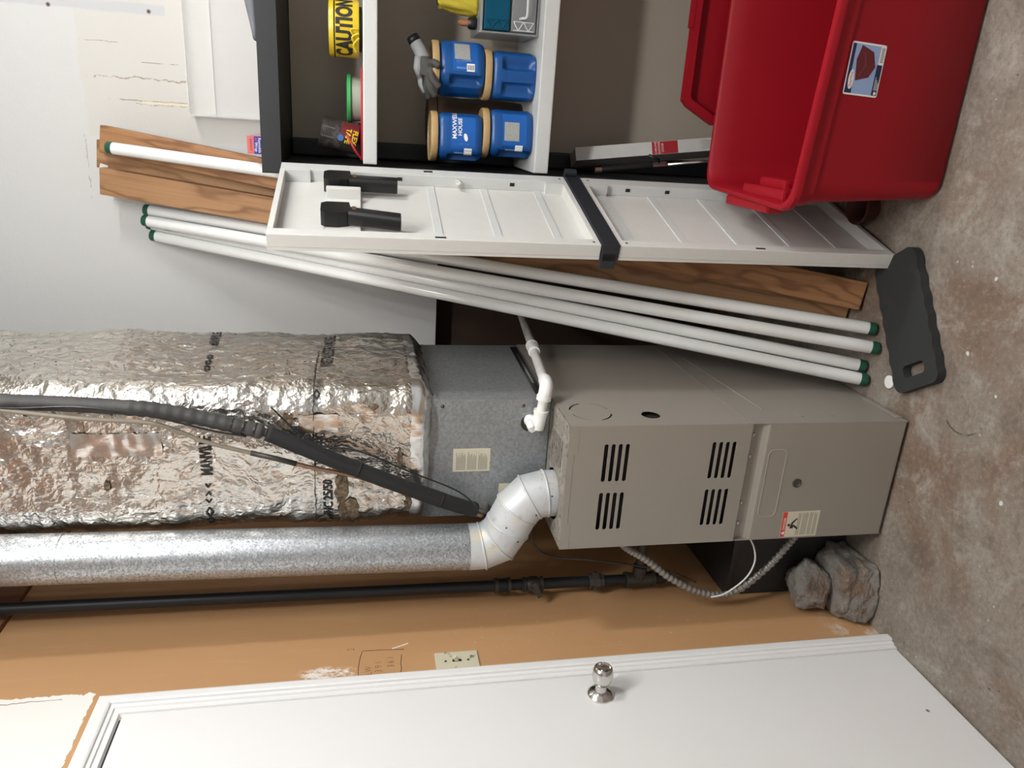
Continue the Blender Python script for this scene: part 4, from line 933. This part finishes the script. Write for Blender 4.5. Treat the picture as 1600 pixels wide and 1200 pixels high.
# flex tape package, upside down and leaning
mt = Matrix.Translation((-.085, 2.475, UZ+.0145)) @ Matrix.Rotation(math.radians(12), 4, 'Y')
ft = thing('tape_package', 'black wide repair tape package with yellow letters standing upside down', 'tape package', (-.070, 2.475, UZ+.008)); ft.matrix_world = mt
mf = M('dark_package_print', (.028, .022, .02), .4); mf.mix((mf.x > .0)*(mf.z < .055)*.8, (.16, .012, .02)); mf.mix(mf.noise(60, 4).ramp(.5, .6)*(mf.z > .05)*.5, (.10, .10, .10)); mf = mf.m
MB().lathe([(.040, 0), (.044, .002), (.0455, .112), (.042, .114), (.038, .110), (.002, .110)], n=48).build('can', mf, ft, local=True, smooth='auto')
FW = lambda cz, sh: (lambda a, b, c: (.0462*math.sin((-a+sh)/.0462), -.0462*math.cos((-a+sh)/.0462), cz-b))
MB().add(*mapped(text('FLEX', .021, 'CENTER', .95, .0007), FW(.012, .006))).build('printed_text', yellow, ft, local=True)
MB().add(*mapped(text('TAPE', .021, 'CENTER', .95, .0007), FW(.032, .006))).build('printed_text', yellow, ft, local=True)
MB().add([FW(.052+.009*math.sin(2*PI*i/18), -.004+.010*math.cos(2*PI*i/18))(0, 0, 0) for i in range(18)], [tuple(range(18))]).build('blue_circle', plain('blue_print', (.05, .16, .40), .5), ft, local=True)
mbl = MB()
for i in range(7): mbl.add([FW(.075+i*.005, 0)(u_, q_*.0016, 0) for q_, u_ in ((0, -.02), (0, .012), (1, .012), (1, -.02))], [(0,1,2,3)])
mbl.build('printed_lines', print_grey, ft, local=True)
tag(MB().box(-.10, -.035, 2.55, 2.68, UZ+.004, UZ+.016).build('flat_case', tool_black, loc=(-.07, 2.6, UZ+.004), bevel=.002), 'small flat black case under the leaning tape package', 'case')

# lower compartment: long white carton and wand
bx = thing('long_white_carton', 'long white carton with red label leaning in the cabinet bottom', 'carton', (-.05, 2.5, .05))
mtb, Lb = oriented('c', (-.010, 2.55, .049), (-.105, 2.61, .78), (.3, -1, 0)); bx.matrix_world = mtb
MB().box(-.055, .055, -.022, .022, 0, Lb).build('carton_body', card, bx, local=True, bevel=.001)
cc_ = MB().box(.0551, .0556, -.021, .021, .385, .475).build('red_panel', plain('deep_red_print', (.42, .02, .03), .5), bx, local=True)
for i, s_ in enumerate(('CHROME', 'SHOWER', 'DOOR')):
    MB().add(*mapped(text(s_, .010), lambda a, b, c: (.0559, a, .462-i*.012+b))).build('printed_text', white_ink, cc_, local=True)
mbl = MB()
for i in range(9): mbl.tube([(.0553, -.012+.003*i, .24+.012*(i % 3)), (.0553, -.014+.004*i, .30+.01*(i % 2))], .0007, 4)
mbl.build('printed_drawing', print_grey, bx, local=True)
wn = thing('spray_wand', 'chrome spray wand with black handle standing before the white carton', 'spray wand', (-.06, 2.42, .05))
w0, w1 = Vector((-.045, 2.425, .048)), Vector((-.133, 2.46, .735))
MB().tube([w0, w0.lerp(w1, .74)], .0062, 12).build('chrome_rod', chrome, wn, smooth=True)
MB().tube([w0.lerp(w1, .73), w0.lerp(w1, .77), w0.lerp(w1, .98)], [.010, .012, .0115], 14).build('black_grip', tool_black, wn, smooth='auto')
MB().tube([w0.lerp(w1, .98), w0.lerp(w1, 1.01)], .009, 12).build('brass_inlet', copper, wn, smooth='auto')
MB().tube([w0.lerp(w1, .66), w0.lerp(w1, .73)], .0105, 14).build('valve_body', chrome, wn, smooth='auto')
MB().tube([w0.lerp(w1, .70), w0.lerp(w1, .70)+Vector((.018, -.012, .006)), w0.lerp(w1, .76)+Vector((.036, -.012, 0))], .005, 8).build('trigger_lever', tool_black, wn, smooth=True)

# ------------------------------------------------------------------ red totes
RZ = {'NL': (-.156, 1.735, .458), 'NR': (.614, 1.716, .420), 'FR': (.620, 2.290, .425), 'FL': (-.140, 2.240, .444)}
BZ_ = {'NL': (-.128, 1.772, .001), 'NR': (.570, 1.768, .001), 'FR': (.570, 2.190, .001), 'FL': (-.112, 2.180, .001)}
def tring(f, inset, dz=0, R_=.055, n=8):
    C4 = [Vector(BZ_[k]).lerp(Vector(RZ[k]), f) for k in ('NL', 'NR', 'FR', 'FL')]; cen = sum(C4, Vector())/4; out = []
    for i in range(4):
        p = C4[i]; a = (C4[i-1]-p); b = (C4[(i+1) % 4]-p); a.normalize(); b.normalize()
        pp = p+(a+b)*inset; rr_ = R_
        for k_ in range(n+1):
            t = k_/n*PI/2
            out.append(pp+a*rr_*(1-math.sin(t))+b*rr_*(1-math.cos(t))+Vector((0,0,dz)))
    return out
to = thing('storage_tote', 'large open red plastic tote with a picture label in front of the cabinet', 'tote', (.23, 1.98, 0))
rg = [tring(0, .012), tring(0, 0, .012), tring(.5, 0), tring(.86, 0), tring(.865, -.006), tring(.955, -.006), tring(.957, -.016), tring(.99, -.016), tring(1, -.012, .002), tring(1, -.002, .002), tring(.985, .003), tring(.86, .006), tring(.5, .005), tring(0, .010, .006)]
MB().loft(rg, True).build('tub', red_plastic, to, smooth='auto')
# moulded end handle
hm = MB().box(-.188, -.160, 1.86, 2.10, .395, .446).build('end_handle', red_plastic, to, bevel=.008)
MB().box(-.152, -.120, 1.80, 2.02, .392, .440).build('handle_step', red_plastic, to, bevel=.008)
MB().box(-.152, -.098, 1.84, 1.98, .36, .415).build('handle_step', red_plastic, to, bevel=.010)
# picture label on the front wall
fl_, fr_ = Vector(BZ_['NL']).lerp(Vector(RZ['NL']), .66), Vector(BZ_['NR']).lerp(Vector(RZ['NR']), .66)
ty = lambda x, z: 1.772+(x+.128)*(-.0057)+((1.735-1.772)+(x+.156)*(-.019))*z/.44-.0022
lbp = lambda u_, v_, l=0: (.1095+u_+.003*v_/.1, ty(.1095+u_, .273+v_)-l, .273+v_)
tlb = MB().add([lbp(*p) for p in rrect(0, .116, 0, .099, .005, 4)], [tuple(range(20))]).build('picture_label', white_ink, to)
def lp_(nm, mt_, pts, l): MB().add([lbp(a, b, l) for a, b in pts], [tuple(range(len(pts)))]).build(nm, mt_, tlb)
lp_('label_ground', sky_blue, [(.004, .014), (.112, .014), (.112, .096), (.004, .096)], .0003)
lp_('navy_header', navy, [(.004, .076), (.018, .078), (.04, .087), (.112, .087), (.112, .096), (.004, .096)], .0006)
lp_('navy_footer', navy, [(.004, .003), (.072, .003), (.072, .018), (.004, .018)], .0006)
lp_('name_plate', white_ink, [(.012+.022+.022*math.cos(2*PI*i/20), .084+.0075*math.sin(2*PI*i/20)) for i in range(20)], .0009)
MB().add(*mapped(text('Sterilite', .0105), lambda a, b, c: lbp(.034+a, .084+b, .0012))).build('printed_text', red_ink, tlb)
lp_('tote_picture', maroon, [(.032, .072), (.042, .036), (.066, .022), (.098, .034), (.110, .070), (.078, .079)], .0006)
lp_('tote_picture_edge', plain('dusty_red_print', (.22, .04, .05), .5), [(.042, .066), (.066, .052), (.094, .060), (.094, .057), (.066, .049), (.043, .063)], .0009)
lp_('barcode_box', white_ink, [(.074, .002), (.112, .002), (.112, .016), (.074, .016)], .0006)
mbl = MB()
for i in range(9): mbl.add([lbp(.078+i*.0036, .004, .0009), lbp(.0795+i*.0036, .004, .0009), lbp(.0795+i*.0036, .013, .0009), lbp(.078+i*.0036, .013, .0009)], [(0,1,2,3)])
mbl.build('barcode_lines', ink, tlb)
mbl = MB()
for i in range(3): mbl.add([lbp(.016, .014-i*.004, .0009), lbp(.045-i*.006, .014-i*.004, .0009), lbp(.045-i*.006, .0125-i*.004, .0009), lbp(.016, .0125-i*.004, .0009)], [(0,1,2,3)])
mbl.build('printed_lines', white_ink, tlb)
lp_('round_mark', white_ink, [(.009+.004*math.cos(2*PI*i/14), .009+.004*math.sin(2*PI*i/14)) for i in range(14)], .0009)
# matching lid leaning behind it
ld = thing('tote_lid', 'red plastic lid leaning upright between the red tote and the cabinet', 'lid', (.4, 2.33, 0))
LT = lambda a, b, c: (.40+a, 2.318+b*.045+c, .006+b)
ol = [(-.372, .03), (-.345, 0), (.28, 0), (.305, .03), (.305, .48), (.28, .516), (-.305, .516), (-.322, .500), (-.372, .41)]
inn = [(-.350, .035), (-.335, .02), (.27, .02), (.285, .035), (.285, .475), (.270, .496), (-.292, .496), (-.302, .488), (-.350, .40)]
MB().add(*mapped(plate(ol, [inn], .030), lambda a, b, c: LT(a, b, c-.004))).build('rim', red_plastic, ld, bevel=.002)
MB().add(*mapped(plate(inn, [], .003), lambda a, b, c: LT(a, b, c+.008))).build('panel', red_plastic, ld)
MB().add(*mapped(plate([(-.10, .517), (.26, .517), (.26, .521), (-.10, .521)], [], .034), lambda a, b, c: LT(a, b, c-.004))).build('latch_ridge', red_plastic, ld)
# round reddish-brown thing half hidden under the tote
tag(MB().lathe([(.02, .0), (.034, .004), (.046, .05), (.050, .055), (.048, .060), (.043, .056), (.030, .008), (.001, .007)], (-.176, 2.03, 0.0), n=40).build('brown_bowl', orange_brown, loc=(-.176, 2.03, 0), smooth='auto'), 'small reddish brown bowl half hidden behind the red tote', 'bowl')

# ------------------------------------------------------------------ kneeling pad and floor bits
padc = Vector((-.450, 1.764)); ux = Vector((-.83, -.55)).normalized(); vx = Vector((-ux.y, ux.x))
if vx.y > 0: vx = -vx
Lp, Wp = .385, .168
out = []
def sc(u_): return .0022*math.sin(u_/Lp*2*PI*7)
N_ = 60
for i in range(N_+1):
    u_ = -Lp/2+.03+(Lp-.06)*i/N_; out.append((u_, -Wp/2+sc(u_)))
for i in range(1, 7): t = PI/2*i/7; out.append((Lp/2-.03+.03*math.sin(t), -Wp/2+.03-.03*math.cos(t)))
for i in range(1, 7): t = PI/2*i/7; out.append((Lp/2-.03+.03*math.cos(t), Wp/2-.03+.03*math.sin(t)))
for i in range(N_+1):
    u_ = Lp/2-.03-(Lp-.06)*i/N_; out.append((u_, Wp/2+sc(u_)))
for i in range(1, 7): t = PI/2*i/7; out.append((-Lp/2+.03-.03*math.sin(t), Wp/2-.03+.03*math.cos(t)))
for i in range(1, 7): t = PI/2*i/7; out.append((-Lp/2+.03-.03*math.cos(t), -Wp/2+.03-.03*math.sin(t)))
pd = plate(out, [rrect(Lp/2-.070, Lp/2-.036, -.040, .040, .012)], .026)
po = MB().add(*mapped(pd, lambda a, b, c: (padc.x+ux.x*a+vx.x*b, padc.y+ux.y*a+vx.y*b, .0145+c))).build('kneeling_pad', pad_m, loc=(padc.x, padc.y, 0), bevel=.004)
tag(po, 'dark grey foam kneeling pad with handle hole lying on the concrete floor', 'pad')
tag(MB().lathe([(.017, 0), (.019, .002), (.019, .006), (.015, .007), (.001, .0065)], (-.640, 1.792, 0), n=24).build('bottle_cap', pvc_new, loc=(-.640, 1.792, 0), smooth='auto'), 'white round plastic cap on the floor under the pad corner', 'cap')

for i, (x, y, q, lab) in enumerate(((-.283, 1.526, .006, 'tiny white paint chip on the floor, nearest the red tote'), (-.478, 1.550, .007, 'small white paint chip on the floor just in front of the kneeling pad'), (-.551, 1.434, .005, 'tiny white paint chip beside the dark curved scuff on the floor'), (-.787, 1.335, .008, 'larger white paint chip on the floor in front of the furnace'))):
    n = 7; pts = [(x+q*(.6+.5*random.random())*math.cos(2*PI*k_/n+i), y+q*(.5+.4*random.random())*math.sin(2*PI*k_/n+i)) for k_ in range(n)]
    mb = MB().loft([[(a, b, .0004) for a, b in pts], [(a, b, .0018+.001*(a > x)) for a, b in pts]], True)
    tag(mb.build('paint_chip', card, loc=(x, y, 0)), lab, 'paint chip', 'paint chips on the floor')
